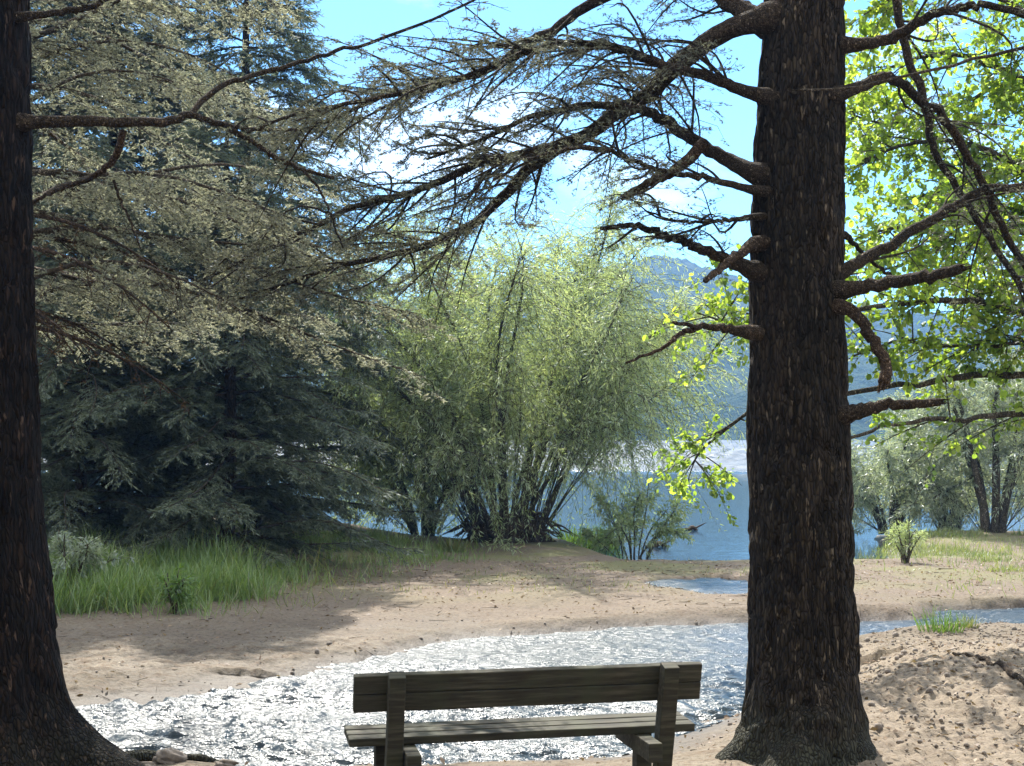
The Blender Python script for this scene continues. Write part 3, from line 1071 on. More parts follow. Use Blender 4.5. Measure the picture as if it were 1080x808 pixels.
# crown above the picture
for j in range(26):
    z = 5.0 + 8.0 * (j + gr.random()) / 26
    az = j * 2.4
    L = 3.4 * (1 - (z - 5) / 10)
    s4 = np.linspace(0, 1, 10)
    ax = np.interp(z, [p[0] for p in axis_r], [p[1] for p in axis_r])
    p = np.stack([ax + np.cos(az) * L * s4, DR + np.sin(az) * L * s4, z + 0.35 * L * s4 - 0.3 * L * s4 ** 2], -1)
    b = MB()
    twr.tube(p, 0.04 * (1 - s4) + 0.006, 6)
    spray(p, gr, twr, ndr, tw_sp=0.09, tw_len=0.8, sp_sp=0.05, sp_len=0.09, sp_w=0.03, droop=0.3, tw_r=0.004)
twr.build("twigs", M["dark_twig"], rt)
ndr.build("crown", M["needle_right"], rt)

# ================================================================== LEFT CEDAR
DL = 8.3
lt = empty("cedar_tree", (0, 0, 0))
tag(lt, "almost black cedar trunk at the left edge with a wide flared foot", "tree")
s_ = DL / F_PX
axis_l = [(z, at(px, 400, DL)[0], DL) for z, px in [(-0.25, -28), (0.4, -28), (1.0, -27), (2.0, -26), (3.0, -27), (4.6, -30), (13, -40)]]
tl_ = trunk_mesh(axis_l, [(-0.25, 105 * s_), (0.15, 98 * s_), (0.4, 91 * s_), (0.8, 84 * s_), (1.3, 74 * s_), (2.0, 64 * s_), (3.0, 57 * s_), (4.6, 52 * s_), (13, 6 * s_)], 13,
                 [(-0.05, 0.62, 0.34, 0.22), (-0.9, 0.35, 0.4, 0.25), (-1.7, 0.3, 0.4, 0.25), (PI, 0.3, 0.5, 0.25), (PI * 0.5, 0.2, 0.5, 0.2)], 77)
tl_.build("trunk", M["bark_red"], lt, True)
twl, ndl = MB(), MB()
gl = np.random.default_rng(5)
limbs_l = [
    ([(24, 129), (90, 128), (150, 129), (182, 127), (200, 121), (230, 130), (262, 136), (317, 137)], 8.25, 8.6, 15, 4, "limb", .3),
    ([(200, 123), (214, 106), (240, 88), (280, 76), (320, 65), (360, 52), (400, 42), (470, 14), (520, -10)], 8.45, 9.4, 8, 3, "limb", .4),
    ([(240, 136), (265, 148), (290, 165), (318, 178), (352, 188)], 8.5, 8.7, 8, 4, "limb", .3),
    ([(318, 178), (340, 205), (352, 235), (362, 262)], 8.6, 8.7, 3.5, 2, "limb", .2),
    ([(22, 18), (70, 12), (95, 8), (115, -4), (150, -30)], 8.2, 8.2, 9, 6, "limb", .3),
    ([(130, 138), (122, 165), (100, 185), (62, 200), (30, 215)], 8.7, 9.0, 10, 4, "brown_limb", .3),
    ([(120, 190), (128, 215), (140, 240), (148, 262)], 8.9, 8.9, 4, 2, "brown_limb", .2),
]
for i, (pts, d0, d1, w0, w1, mt, tl) in enumerate(limbs_l):
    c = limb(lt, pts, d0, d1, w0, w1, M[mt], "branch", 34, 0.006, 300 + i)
    spray(c, gl, twl, ndl, tw_sp=0.10, tw_len=tl, sp_sp=0.05, sp_len=0.06, droop=0.4, ang=55, start=0.35, mode="tuft",
          tuft=0.017, tw_r=0.0026, dens=0.5, taper=0.3)
for j in range(22):
    z = 5.2 + 7.2 * (j + gl.random()) / 22
    az = j * 2.4
    L = 3.2 * (1 - (z - 5) / 9.5)
    s4 = np.linspace(0, 1, 10)
    p = np.stack([axis_l[-2][1] + np.cos(az) * L * s4, DL + np.sin(az) * L * s4, z + 0.35 * L * s4 - 0.3 * L * s4 ** 2], -1)
    twl.tube(p, 0.04 * (1 - s4) + 0.006, 6)
    spray(p, gl, twl, ndl, tw_sp=0.09, tw_len=0.8, sp_sp=0.05, sp_len=0.09, sp_w=0.03, droop=0.3, tw_r=0.004)
twl.build("twigs", M["dark_twig"], lt)
ndl.build("crown", M["needle_right"], lt)

# ================================================================== PALE CEDAR behind the left trunk
pxy = at(-35, 400, 10.4)[:2]
tb, twb, ndb = conifer(8.2, 3.0, 150, 3.3, 31, None, r0=0.15, rise=0.16, droop=0.27, power=0.32,
                       azf=lambda a, z: (a < 1.2 or a > 5.65) and z < 6.2, tw_sp=0.062, tw_len=1.0, sp_sp=0.03, sp_len=0.11,
                       mode="tuft", tuft=0.036, tw_r=0.0028, ang=48, dens=0.95, start=0.12, droop_tw=0.45)
dead, deadn = MB(), MB()
gd = np.random.default_rng(9)
for j in range(7):
    z = gd.uniform(2.9, 3.9)
    az = gd.uniform(-0.9, 0.7)
    L = gd.uniform(1.3, 2.4)
    s4 = np.linspace(0, 1, 10)
    p = np.stack([np.cos(az) * L * s4, np.sin(az) * L * s4, z + 0.1 * L * s4 - 0.4 * L * s4 ** 2], -1)
    dead.tube(p, 0.022 * (1 - s4) + 0.004, 6)
    spray(p, gd, dead, deadn, tw_sp=0.11, tw_len=0.6, sp_sp=0.05, sp_len=0.08, droop=0.6, tw_r=0.004, mode="tuft", tuft=0.026, dens=0.6)
plant("pale_cedar_tree", (pxy[0], pxy[1], gz(*pxy)),
      [("trunk", tb, M["bark_red"], True), ("twigs", twb, M["pale_limb"], False), ("crown", ndb, M["needle_pale"], False),
       ("dead_twigs", dead, M["brown_limb"], False), ("dead_foliage", deadn, M["dead_needle"], False)],
      "pale grey green cedar with drooping sprays just behind the left trunk", "tree")

# ================================================================== DARK CONIFERS
tb, twb, ndb = conifer(8.8, 0.3, 128, 3.2, 44, None, r0=0.13, rise=0.16, droop=0.33, power=0.65, lmin=0.4,
                       tw_sp=0.042, tw_len=0.9, sp_sp=0.0125, sp_len=0.105, sp_w=0.017, tw_r=0.003, ang=46, droop_tw=0.26, start=0.1)
con = []
for i, (px, d, rz, sc, lab) in enumerate([
        (240, 19.8, 0.4, 0.80, "dark blue green conifer spreading layered boughs over the middle of the grass strip"),
        (90, 19.3, 2.3, 0.66, "smaller dark conifer behind the tall grass, closest to the left trunk"),
        (118, 23.0, 4.0, 1.22, "tall shaded conifer standing behind the two front conifers"),
        (262, 23.8, 5.1, 1.22, "tall dark conifer set back, the one whose spire rises highest beside the open sky"),
        (20, 23.0, 1.0, 1.45, "tall dark conifer mostly hidden behind the left trunk")]):
    x = at(px, 400, d)[0]
    loc = (x, d, gz(x, d) - 0.03)
    if i == 0:
        e = plant("conifer_tree", loc, [("trunk", tb, M["bark"], True), ("twigs", twb, M["dark_twig"], False), ("crown", ndb, M["needle_dark"], False)], lab, "tree", "dark conifers on the left bank", rz)
        e.scale = (sc,) * 3
        con.append(e)
    else:
        c = copy_thing(con[0], loc, rz, sc)
        c["label"] = lab
        if d > 22:
            c.scale = (sc * 0.98, sc * 0.98, sc)
# unseen conifers added behind the camera to keep sky light off the bench
for (x, y, rz, sc) in [(-4.5, -4.0, 1.1, 1.5), (3.8, -5.0, 2.9, 1.6), (-0.5, -9.0, 0.2, 1.8), (8.5, 0.5, 4.4, 1.5), (-9.0, 1.5, 5.6, 1.5)]:
    c = copy_thing(con[0], (x, y, gz(x, y) - 0.05), rz, sc)
    c["label"] = "unseen dark conifer added behind the bench viewpoint to block sky light"
    c["group"] = "unseen conifers added behind the viewpoint to block sky light"


# ================================================================== WILLOWS
def willow(seed, nst, Hc, Rc, nbl, nleaf, leaf_l, leaf_w, fan=1.0, stem_r=0.05, droop=0.35, spread0=0.25, zmin=0.12, pend=0.4, nlow=0, low_r=1.6, low_h=0.35):
    """many-stemmed shrub at the origin -> stems (list), twigs, leaves"""
    g = np.random.default_rng(seed)
    stems, tw, lv = [], MB(), MB()
    ends = []
    for i in range(nst):
        az = i * 2.39996 + g.normal(0, 0.25)
        lean = fan * (0.12 + 0.95 * math.sqrt((i + 0.5) / nst))
        L = Hc * g.uniform(0.72, 1.0) * (1.0 - 0.12 * lean)
        s = np.linspace(0, 1, 14)
        b0 = np.array([math.cos(az), math.sin(az), 0]) * spread0 * g.uniform(0.2, 1)
        hor = np.array([math.cos(az), math.sin(az), 0]) * Rc * lean * 0.75
        p = b0 + np.outer(s ** 1.1, hor) + np.outer(s ** (0.75 if lean < 0.7 else 0.85), [0, 0, L * (1 - 0.33 * max(0, lean - 0.4))])
        p = p + np.stack([np.sin(s * 5 + i), np.cos(s * 4 + 2 * i), 0 * s], -1) * 0.12 * s[:, None] * Hc * 0.3
        p[:, 2] -= 0.10 * L * s ** 3 * lean
        r = stem_r * g.uniform(0.6, 1.2) * (1 - s) ** 0.8 + 0.006
        b = MB()
        b.tube(p, r, 7, wob=0.1, seed=i)
        stems.append(b)
        ends.append(p)
    P0, DD, LL = [], [], []
    low = []
    for k in range(nlow // 14):          # slender basal shoots that keep the foot of the shrub leafy
        az = g.uniform(0, 2 * PI)
        s = np.linspace(0, 1, 14)
        h = Hc * low_h * g.uniform(0.5, 1.2)
        d = np.array([math.cos(az), math.sin(az), 0])
        p = d * spread0 + np.outer(s, d) * low_r * g.uniform(0.35, 1.0) + np.outer(np.sin(s * g.uniform(1.3, 2.3)), [0, 0, h]) + [0, 0, 0.02] + np.stack([np.sin(s * 6 + k), np.cos(s * 5 + k), 0 * s], -1) * 0.06 * low_r * s[:, None]
        tw.tube(p, 0.007 * (1 - s) + 0.003, 4)
        low.append(p)
    for k in range(nbl + nlow):
        p = ends[g.integers(nst)] if k < nbl else low[g.integers(len(low))]
        t = g.uniform(0.27, 1.0) ** 0.8
        f = t * (len(p) - 1)
        i0 = min(len(p) - 2, int(f))
        a = p[i0] + (p[i0 + 1] - p[i0]) * (f - i0)
        T = nrm(p[i0 + 1] - p[i0])
        D = nrm(T * 0.3 + g.normal(0, 0.6, 3) + np.array([0, 0, 0.12]))
        l = Hc * g.uniform(0.10, 0.27)
        s = np.linspace(0, 1, 7)
        q = a + D * (l * s)[:, None] + DOWN * (droop * l * s ** 2 * g.uniform(0.4, 1.9))[:, None]
        q[:, 2] = np.maximum(q[:, 2], zmin)
        tw.tube(q, 0.0042 * (1 - s) + 0.0015, 3, cap=False)
        m = int(nleaf * g.uniform(0.6, 1.3))
        u = g.uniform(0.1, 1, m) * 5.999
        ii = u.astype(int)
        base = q[ii] + (q[ii + 1] - q[ii]) * (u - ii)[:, None]
        tdir = nrm(q[ii + 1] - q[ii])
        side = nrm(g.normal(size=(m, 3)))
        P0.append(base + side * g.uniform(0, 0.05, m)[:, None])
        DD.append(tdir * 0.55 + side * 0.6 + DOWN * pend * g.uniform(0, 1.2, m)[:, None])
        LL.append(leaf_l * g.uniform(0.6, 1.25, m))
    P0, DD, LL = np.concatenate(P0), np.concatenate(DD), np.concatenate(LL)
    lv.leaves(P0, DD, rand_unit(len(P0), g), LL, leaf_w * LL / leaf_l, mid=0.4)
    return stems, tw, lv


def willow_thing(name, loc, w, mat, label, cat, bark="willow_bark", rz=0.0, group=None):
    st, tw, lv = w
    e = empty(name, loc, rz)
    for b in st:
        b.build("stem", M[bark], e, True)
    tw.build("twigs", M[bark], e)
    lv.build("crown", M[mat], e)
    return tag(e, label, cat, group)


WD = 26.0
wb = at(534, 566, WD)
wb[2] = gz(wb[0], wb[1])
wt_ = willow_thing("willow_tree", tuple(wb), willow(3, 22, 7.8, 4.9, 3000, 62, 0.10, 0.0150, stem_r=0.044, droop=0.45, spread0=0.62, nlow=1000, low_r=3.5, low_h=0.42), "willow",
                   "big sunlit many-stemmed willow fanning out from a dark root clump", "tree")


def lump(r, seed, sz=(1, 1, 0.6), amp=0.35, n=40, f=2.2):
    u, w = np.meshgrid(np.arange(n) / n * 2 * PI, np.linspace(0.001, PI - 0.001, n // 2))
    d = np.stack([np.cos(u) * np.sin(w), np.sin(u) * np.sin(w), np.cos(w)], -1)
    k = 1 + amp * (fbm(d[..., 0] * f + 3 * d[..., 2] + 8, d[..., 1] * f + 2.1 * d[..., 2] + 8, 4, seed))
    V = d * k[..., None] * r * np.array(sz)
    b = MB()
    kk = n // 2
    i, j = np.meshgrid(np.arange(kk - 1), np.arange(n), indexing="ij")
    q = np.stack([i * n + j, (i + 1) * n + j, (i + 1) * n + (j + 1) % n, i * n + (j + 1) % n], -1).reshape(-1, 4)
    b.add(V.reshape(-1, 3), q)
    return b


rb = lump(0.62, 71, (1.15, 0.8, 0.62), 0.55, 70, 3.0)
gq = np.random.default_rng(14)
for k in range(40):
    a = gq.uniform(0, 2 * PI)
    s = np.linspace(0, 1, 8)
    p0 = np.array([math.cos(a) * 0.5, math.sin(a) * 0.35, gq.uniform(0.1, 0.45)])
    p1 = p0 + np.array([math.cos(a) * gq.uniform(.3, .8), math.sin(a) * gq.uniform(.2, .6), 0])
    p = p0 + (p1 - p0) * s[:, None]
    p[:, 2] = p0[2] * (1 - s ** 1.5) + 0.03
    rb.tube(p + gq.normal(0, 0.02, p.shape), 0.03 * (1 - s) + 0.008, 5)
o = rb.build("root_clump", M["soil"], wt_, True)
o.location = (0, 0, 0.05)

for (px, py, d, sc, args, mat, lab) in [
    (448, 566, 27.0, 1, dict(seed=8, nst=12, Hc=4.6, Rc=2.3, nbl=700, nleaf=60, nlow=300, low_r=1.8, leaf_l=0.10, leaf_w=0.020, stem_r=0.05), "willow",
     "pale bushy willow standing between the dark conifers and the big willow"),
    (668, 585, 25.2, 1, dict(seed=12, nst=9, Hc=1.6, Rc=1.0, nbl=120, nleaf=34, leaf_l=0.09, leaf_w=0.02, stem_r=0.012, nlow=70, low_r=0.8), "willow",
     "small pale willow bush at the water edge right of the big willow"),
]:
    p = at(px, py, d)
    willow_thing("willow_bush", (p[0], p[1], max(gz(p[0], p[1]), LZ - 0.1)), willow(**args), mat, lab, "bush")

for (px, d, args, lab) in [
    (1046, 28.0, dict(seed=15, nst=7, Hc=4.2, Rc=2.2, nbl=450, nleaf=52, nlow=160, low_r=2.2, leaf_l=0.10, leaf_w=0.020, stem_r=0.07, fan=0.75), "silvery willow with thick grey trunks on the right shore"),
    (940, 29.5, dict(seed=16, nst=12, Hc=3.0, Rc=2.4, nbl=420, nleaf=52, leaf_l=0.10, leaf_w=0.020, stem_r=0.04, fan=1.0, nlow=250, low_r=2.0), "low arching silvery willow leaning over the lake right of the cedar trunk"),
    (1130, 30.5, dict(seed=17, nst=9, Hc=4.8, Rc=2.5, nbl=420, nleaf=52, nlow=200, low_r=2.0, leaf_l=0.11, leaf_w=0.022, stem_r=0.08), "taller silvery willow behind at the right picture edge"),
    (1000, 32.5, dict(seed=18, nst=10, Hc=4.2, Rc=2.3, nbl=420, nleaf=52, nlow=200, low_r=2.0, leaf_l=0.11, leaf_w=0.022, stem_r=0.06), "silvery willow furthest back between the two right shore willows"),
]:
    x = at(px, 500, d)[0]
    willow_thing("silver_willow", (x, d, max(gz(x, d), -0.3)), willow(**args), "silver", lab, "tree", "alder_bark", group="silvery willows on the right shore")

# sapling by the right shore
x = at(955, 590, 21.5)[0]
willow_thing("young_willow", (x, 21.5, gz(x, 21.5)), willow(25, 12, 0.78, 0.3, 80, 26, 0.07, 0.011, stem_r=0.006, spread0=0.06, zmin=0.03), "willow",
             "knee high upright green shrub on the shore right of the cedar trunk", "bush")
x = at(185, 630, 15.6)[0]
willow_thing("leafy_weed", (x, 15.6, gz(x, 15.6)), willow(26, 7, 0.62, 0.22, 30, 22, 0.075, 0.02, stem_r=0.006, spread0=0.02, zmin=0.03), "reed",
             "small broad leaved weed at the front of the tall grass", "plant")
x = at(75, 560, 16.6)[0]
willow_thing("pale_shrub", (x, 16.6, gz(x, 16.6)), willow(27, 9, 0.95, 0.5, 70, 34, 0.07, 0.02, stem_r=0.01, spread0=0.1, zmin=0.05), "silver",
             "pale leafy shrub beside the left trunk behind the grass", "bush")

# ================================================================== BROADLEAF TREE on the right
AD = 12.5
gA = np.random.default_rng(77)
ax = at(1215, 400, AD)[0]
at_root = empty("broadleaf_tree", (0, 0, 0))
tag(at_root, "bright green broadleaf tree reaching in from the right behind the cedar trunk", "tree")
b = MB()
zt = np.linspace(gz(ax, AD) - 0.1, 9.5, 30)
b.tube(np.stack([ax + 0.1 * np.sin(zt), AD + 0.1 * np.cos(zt), zt], -1), 0.16 * (1 - zt / 10.5) + 0.02, 12, wob=0.12, seed=4)
b.build("trunk", M["alder_bark"], at_root, True)
twa, lva = MB(), MB()
limbsA = [
    ([(1215, 470), (1150, 440), (1080, 438), (1010, 441), (950, 446), (893, 462), (840, 470)], 12.5, 11.8, 10, 2.5),
    ([(1215, 400), (1140, 350), (1080, 330), (1000, 315), (930, 322), (860, 330), (790, 345), (735, 330)], 12.5, 12.6, 12, 2),
    ([(1215, 430), (1120, 400), (1040, 395), (960, 405), (880, 415), (800, 430), (745, 470), (730, 490)], 12.5, 13.2, 11, 2),
    ([(1215, 330), (1140, 270), (1060, 240), (980, 235), (920, 245)], 12.5, 11.4, 11, 3),
    ([(1215, 290), (1130, 210), (1050, 160), (970, 150), (910, 170)], 12.5, 12.8, 11, 3),
    ([(1215, 200), (1130, 120), (1050, 70), (980, 60), (915, 80)], 12.5, 13.3, 10, 3),
    ([(1215, 130), (1140, 50), (1060, 0), (980, -20), (920, 10)], 12.5, 12.0, 10, 3),
    ([(1215, 60), (1120, -40), (1020, -80), (930, -90)], 12.5, 12.8, 9, 3),
    ([(1215, 350), (1160, 300), (1120, 290), (1060, 300), (1000, 290)], 12.5, 14.0, 9, 3),
    ([(1215, 230), (1160, 180), (1100, 160), (1030, 190), (960, 210)], 12.5, 14.2, 9, 3),
    ([(1215, 160), (1150, 100), (1090, 80), (1010, 110), (940, 130), (895, 120)], 12.5, 13.9, 8, 2),
    ([(1215, 310), (1150, 250), (1090, 225), (1020, 250), (950, 280), (895, 290)], 12.5, 13.4, 8, 2),
    ([(1215, 380), (1150, 360), (1090, 360), (1020, 365), (950, 360), (900, 375)], 12.5, 12.9, 8, 2),
]
PL, DLv, NLv = [], [], []
for i, (pts, d0, d1, w0, w1) in enumerate(limbsA):
    c = limb(at_root, pts, d0, d1, w0, w1, M["alder_bark"], "branch", 30, 0.012, 500 + i)
    n = {0: 9, 1: 36, 2: 11}.get(i, 46 if len(pts) > 5 else 38)
    for j in range(n):
        t = gA.uniform(0.74 if i == 2 else 0.2, 1.0)
        ii = min(len(c) - 2, int(t * (len(c) - 1)))
        T = nrm(c[ii + 1] - c[ii])
        D = nrm(T * 0.7 + gA.normal(0, 0.6, 3) + np.array([0, 0, -0.05]))
        l = gA.uniform(0.3, 0.85)
        s4 = np.linspace(0, 1, 8)
        p = c[ii] + D * (l * s4)[:, None] + DOWN * (0.12 * l * s4 ** 2)[:, None]
        twa.tube(p, 0.006 * (1 - s4) + 0.002, 4)
        for kk in range(5):
            t2 = gA.uniform(0.25, 1)
            i2 = min(6, int(t2 * 7))
            D2 = nrm(D * 0.7 + gA.normal(0, 0.6, 3))
            l2 = gA.uniform(0.1, 0.35)
            q0 = p[i2]
            m = gA.integers(11, 20)
            u = gA.uniform(0.15, 1.05, m)
            B = q0 + D2 * (l2 * u)[:, None] + gA.normal(0, 0.025, (m, 3))
            twa.prisms(q0[None], (q0 + D2 * l2)[None], 0.003, 0.0015)
            PL.append(B)
            DLv.append(nrm(D2 * 0.4 + gA.normal(0, 0.6, (m, 3)) + DOWN * 0.45))
            NLv.append(nrm(np.array([0, 0, 1.0]) + gA.normal(0, 0.55, (m, 3))))
PL, DLv, NLv = map(np.concatenate, (PL, DLv, NLv))
# leaf = two quads, folded, rounder outline
Ls = 0.026 + 0.052 * gA.random(len(PL)) ** 1.3
S = nrm(np.cross(nrm(DLv), NLv))
Dn = nrm(DLv)
Nn = np.cross(S, Dn)
Lc = Ls[:, None]
vv = np.stack([PL, PL + Dn * Lc * .25 + S * Lc * .33 + Nn * Lc * .08, PL + Dn * Lc * .7 + S * Lc * .32 + Nn * Lc * .06, PL + Dn * Lc,
               PL + Dn * Lc * .7 - S * Lc * .32 + Nn * Lc * .06, PL + Dn * Lc * .25 - S * Lc * .33 + Nn * Lc * .08], 1)
bi = np.arange(len(PL))[:, None] * 6
lva.add(vv.reshape(-1, 3), np.concatenate([bi + [0, 1, 2, 3], bi + [0, 3, 4, 5]]))
twa.build("twigs", M["alder_bark"], at_root)
lva.build("crown", M["broad"], at_root)

# ================================================================== GRASS (nobody could count it)
def scatter(n, x0, x1, y0, y1, dens, g):
    x, y = g.uniform(x0, x1, n), g.uniform(y0, y1, n)
    k = dens(x, y) > g.random(n)
    return x[k], y[k]


def grass(name, n, box, dens, hmin, hmax, w, mat, label, seed, lean=0.38):
    g = np.random.default_rng(seed)
    x, y = scatter(n, *box, dens, g)
    z = ground_z(x, y)
    m = len(x)
    P = np.stack([x, y, z - 0.01], -1)
    D = nrm(np.array([0, 0, 1.0]) + g.normal(0, lean, (m, 3)))
    a = g.uniform(0, 2 * PI, m)
    S = np.stack([np.cos(a), np.sin(a), 0 * a], -1)
    L = g.uniform(hmin, hmax, m) * (0.4 + 1.0 * vn(x * 1.6, y * 1.6, 3)) * (0.75 + 0.5 * vn(x * 5, y * 5, 6))
    b = MB()
    b.blades(P, D, S, L, w * g.uniform(0.6, 1.3, m), g.uniform(0.1, 0.9, m))
    return tag(b.build(name, M[mat]), label, "grass", kind="stuff")


pxx = lambda px, d: (px - CX) * d / F_PX
grass("tall_grass", 52000, (-7.5, -1.9, 15.1, 19.0),
      lambda x, y: sstep(-0.4, 1.5, y - (15.1 + 0.5 * sstep(-3.6, -2.4, x) * 3 + 0.35 * fbm(x * 1.2, y * 0, 3, 8))) * sstep(-2.6, -3.9, x) * (0.12 + 0.88 * (fbm(x * 1.3, y * 1.3, 3, 9) > -0.12)),
      0.22, 0.55, 0.010, "grass", "tall lush green grass at the foot of the dark conifers", 1)
grass("dry_stems", 5200, (-7.5, -1.6, 15.2, 19.0),
      lambda x, y: sstep(15.2, 16.0, y) * sstep(-1.6, -3.2, x) * (0.15 + 0.5 * (fbm(x * 1.7, y * 1.7, 3, 91) > 0.1)),
      0.2, 0.7, 0.009, "dry_grass", "pale dry stems mixed into the tall green grass", 5, 0.6)
grass("bank_grass", 26000, (-5.0, 0.0, 17.0, 25.0),
      lambda x, y: sstep(0, 1.2, y - (17.2 + 2.4 * sstep(-2.6, -0.6, x) * 1.5)) * sstep(-0.3, -1.4, x) * (0.08 + 0.5 * (fbm(x * 1.2, y * 1.2, 3, 19) > 0.0)),
      0.10, 0.30, 0.010, "grass", "shorter dull green grass on the bank between conifers and sand", 2)
grass("shore_grass", 60000, (4.6, 11.5, 16.6, 27.5),
      lambda x, y: sstep(5.0, 6.6, x + 0.6 * fbm(x, y, 3, 23)) * sstep(16.9, 18.3, y) * (0.10 + 0.75 * (fbm(x * 0.9, y * 0.9, 3, 24) > 0.0)) * (0.3 + 0.7 * sstep(5.8, 7.4, x)),
      0.05, 0.20, 0.010, "shore_grass", "yellow green marsh grass on the right shore", 3)
grass("sand_grass", 5200, (-3.0, 6.0, 17.5, 25.0),
      lambda x, y: 0.55 * (fbm(x * 0.9, y * 0.6, 3, 29) > 0.22), 0.03, 0.11, 0.010, "dry_grass", "sparse low grass dotted over the far sand", 4)


def tuft_thing(name, px, py, zl, n, r, h, mat, label, cat, seed, w=0.010, group=None):
    g = np.random.default_rng(seed)
    p = gp(px, py, zl)
    z = gz(p[0], p[1])
    a, q = g.uniform(0, 2 * PI, n), r * np.sqrt(g.random(n))
    P = np.stack([np.cos(a) * q, np.sin(a) * q * 0.6, 0 * a - 0.02], -1)
    D = nrm(np.stack([np.cos(a) * q / r * 0.5, np.sin(a) * q / r * 0.5, np.ones(n)], -1) + g.normal(0, 0.12, (n, 3)))
    b2 = g.uniform(0, 2 * PI, n)
    S = np.stack([np.cos(b2), np.sin(b2), 0 * b2], -1)
    b = MB()
    b.blades(P, D, S, h * g.uniform(0.5, 1.2, n), w, g.uniform(0.1, 0.8, n))
    o = b.build(name, M[mat])
    o.location = (p[0], p[1], max(z, LZ - 0.06))
    return tag(o, label, cat, group)


tuft_thing("reed_clump", 622, 576, -0.25, 420, 0.55, 0.55, "reed", "bright green reed clump at the water edge beside the willow roots", "reeds", 51, 0.02)
tuft_thing("grass_tuft", 768, 660, -0.12, 120, 0.2, 0.10, "grass", "low green grass tuft on the far stream bank left of the cedar trunk", "grass tuft", 52)
tuft_thing("grass_tuft", 992, 672, -0.05, 110, 0.22, 0.26, "reed", "green grass tuft on the near stream bank right of the cedar trunk", "grass tuft", 53)
tuft_thing("grass_tuft", 1018, 668, -0.05, 60, 0.14, 0.15, "dry_grass", "smaller pale grass tuft beside the green tuft on the stream bank", "grass tuft", 54)
tuft_thing("leafy_tuft", 478, 580, 0.0, 120, 0.22, 0.25, "dry_grass", "pale yellow leafy tuft just left of the willow roots", "plant", 55, 0.022)

# ================================================================== GROUND SCATTER
gs = np.random.default_rng(88)
lt_b = MB()
x, y = scatter(24000, -5, 8, 7.2, 22, lambda x, y: 0.12 + 0.75 * sstep(0.5, 3.0, x) * sstep(14, 12, y) + 0.3 * sstep(15.5, 18, y), gs)
sdv = poly_sd(x, y, POLY)
k = sdv > 0.12
x, y = x[k], y[k]
z = ground_z(x, y)
P = np.stack([x, y, z + 0.006], -1)
a = gs.uniform(0, 2 * PI, len(x))
lt_b.leaves(P, np.stack([np.cos(a), np.sin(a), gs.normal(0, 0.3, len(x))], -1), nrm(np.array([0, 0, 1.0]) + gs.normal(0, 0.45, (len(x), 3))),
            gs.uniform(0.025, 0.075, len(x)), gs.uniform(0.008, 0.035, len(x)), fold=0.2)
tag(lt_b.build("leaf_litter", M["litter"]), "dry leaves and needles strewn over the sand", "leaf litter", kind="stuff")

x, y = scatter(3600, -5, 8, 7.2, 23, lambda x, y: 0.06 + 0.6 * (fbm(x * 0.9, y * 0.9, 3, 71) > 0.12) + 0.12 * sstep(1.6, 3.0, x), gs)
k = poly_sd(x, y, POLY) > 0.10
x, y = x[k], y[k]
a, l = gs.uniform(0, 2 * PI, len(x)), 0.02 + 0.13 * gs.random(len(x)) ** 2.5
dx, dy = np.cos(a) * l, np.sin(a) * l
ft = MB()
ft.prisms(np.stack([x - dx, y - dy, ground_z(x - dx, y - dy) + 0.006], -1), np.stack([x + dx, y + dy, ground_z(x + dx, y + dy) + 0.008], -1),
          gs.uniform(0.0015, 0.0045, len(x)), 0.001, 4)
tag(ft.build("fallen_twigs", M["limb"]), "broken twigs lying all over the sand", "twigs", kind="stuff")

ico = bmesh.new()
bmesh.ops.create_icosphere(ico, subdivisions=1, radius=1)
iv = np.array([v_.co for v_ in ico.verts])
ifc = np.array([[v_.index for v_ in f.verts] for f in ico.faces])
ico.free()
pe = MB()
x, y = scatter(26000, -5, 8, 7.2, 15.5, lambda x, y: 0.07 + 0.8 * sstep(1.6, 2.8, x), gs)
sdv = poly_sd(x, y, POLY)
k = sdv > 0.02
x, y = x[k], y[k]
z = ground_z(x, y)
m = len(x)
sc = np.exp(gs.normal(-5.0, 0.55, m))
vv = iv[None] * (1 + gs.normal(0, 0.16, (m, len(iv), 1)))
vv = vv * (sc[:, None, None] * gs.uniform(0.6, 1.4, (m, 1, 3))) + np.stack([x, y, z + sc * 0.25], -1)[:, None]
pe.add(vv.reshape(-1, 3), t=(ifc[None] + (np.arange(m) * len(iv))[:, None, None]).reshape(-1, 3))
tag(pe.build("pebbles", M["stone"]), "small pebbles and clods lying on the sandy banks", "pebbles", kind="stuff")


def stone(px, py, zl, r, seed, label, sz=(1, .8, .7)):
    p = gp(px, py, zl)
    b = lump(r, seed, sz, 0.5, 40, 2.2)
    o = b.build("stone", M["stone"], None, True)
    o.location = (p[0], p[1], gz(p[0], p[1]) + r * 0.12)
    return tag(o, label, "stone", "loose stones on the banks")


stone(183, 731, -0.05, 0.05, 1, "lone fist sized stone on the sunlit sand left of the stream")
stone(178, 806, 0.0, 0.085, 2, "rounded stone at the tip of the left tree root", (1.1, .9, .8))
stone(148, 812, 0.0, 0.06, 3, "pale flat stone between the left trunk foot and the rounded stone", (1.5, .9, .5))
stone(238, 812, 0.0, 0.05, 4, "small stone at the near water edge right of the rounded stone", (1.3, .9, .6))

rootb = MB()
p = curve([at(120, 789, 8.5), at(150, 797, 8.6), at(190, 797, 8.7), at(225, 803, 8.65), at(262, 815, 8.5)], 26, 0.006, 3)
p[:, 2] = np.minimum(p[:, 2], ground_z(p[:, 0], p[:, 1]) + 0.03)
rootb.tube(p, np.linspace(0.045, 0.014, 26), 8, wob=0.25, seed=9)
rootb.build("surface_root", M["bark"], lt, True)

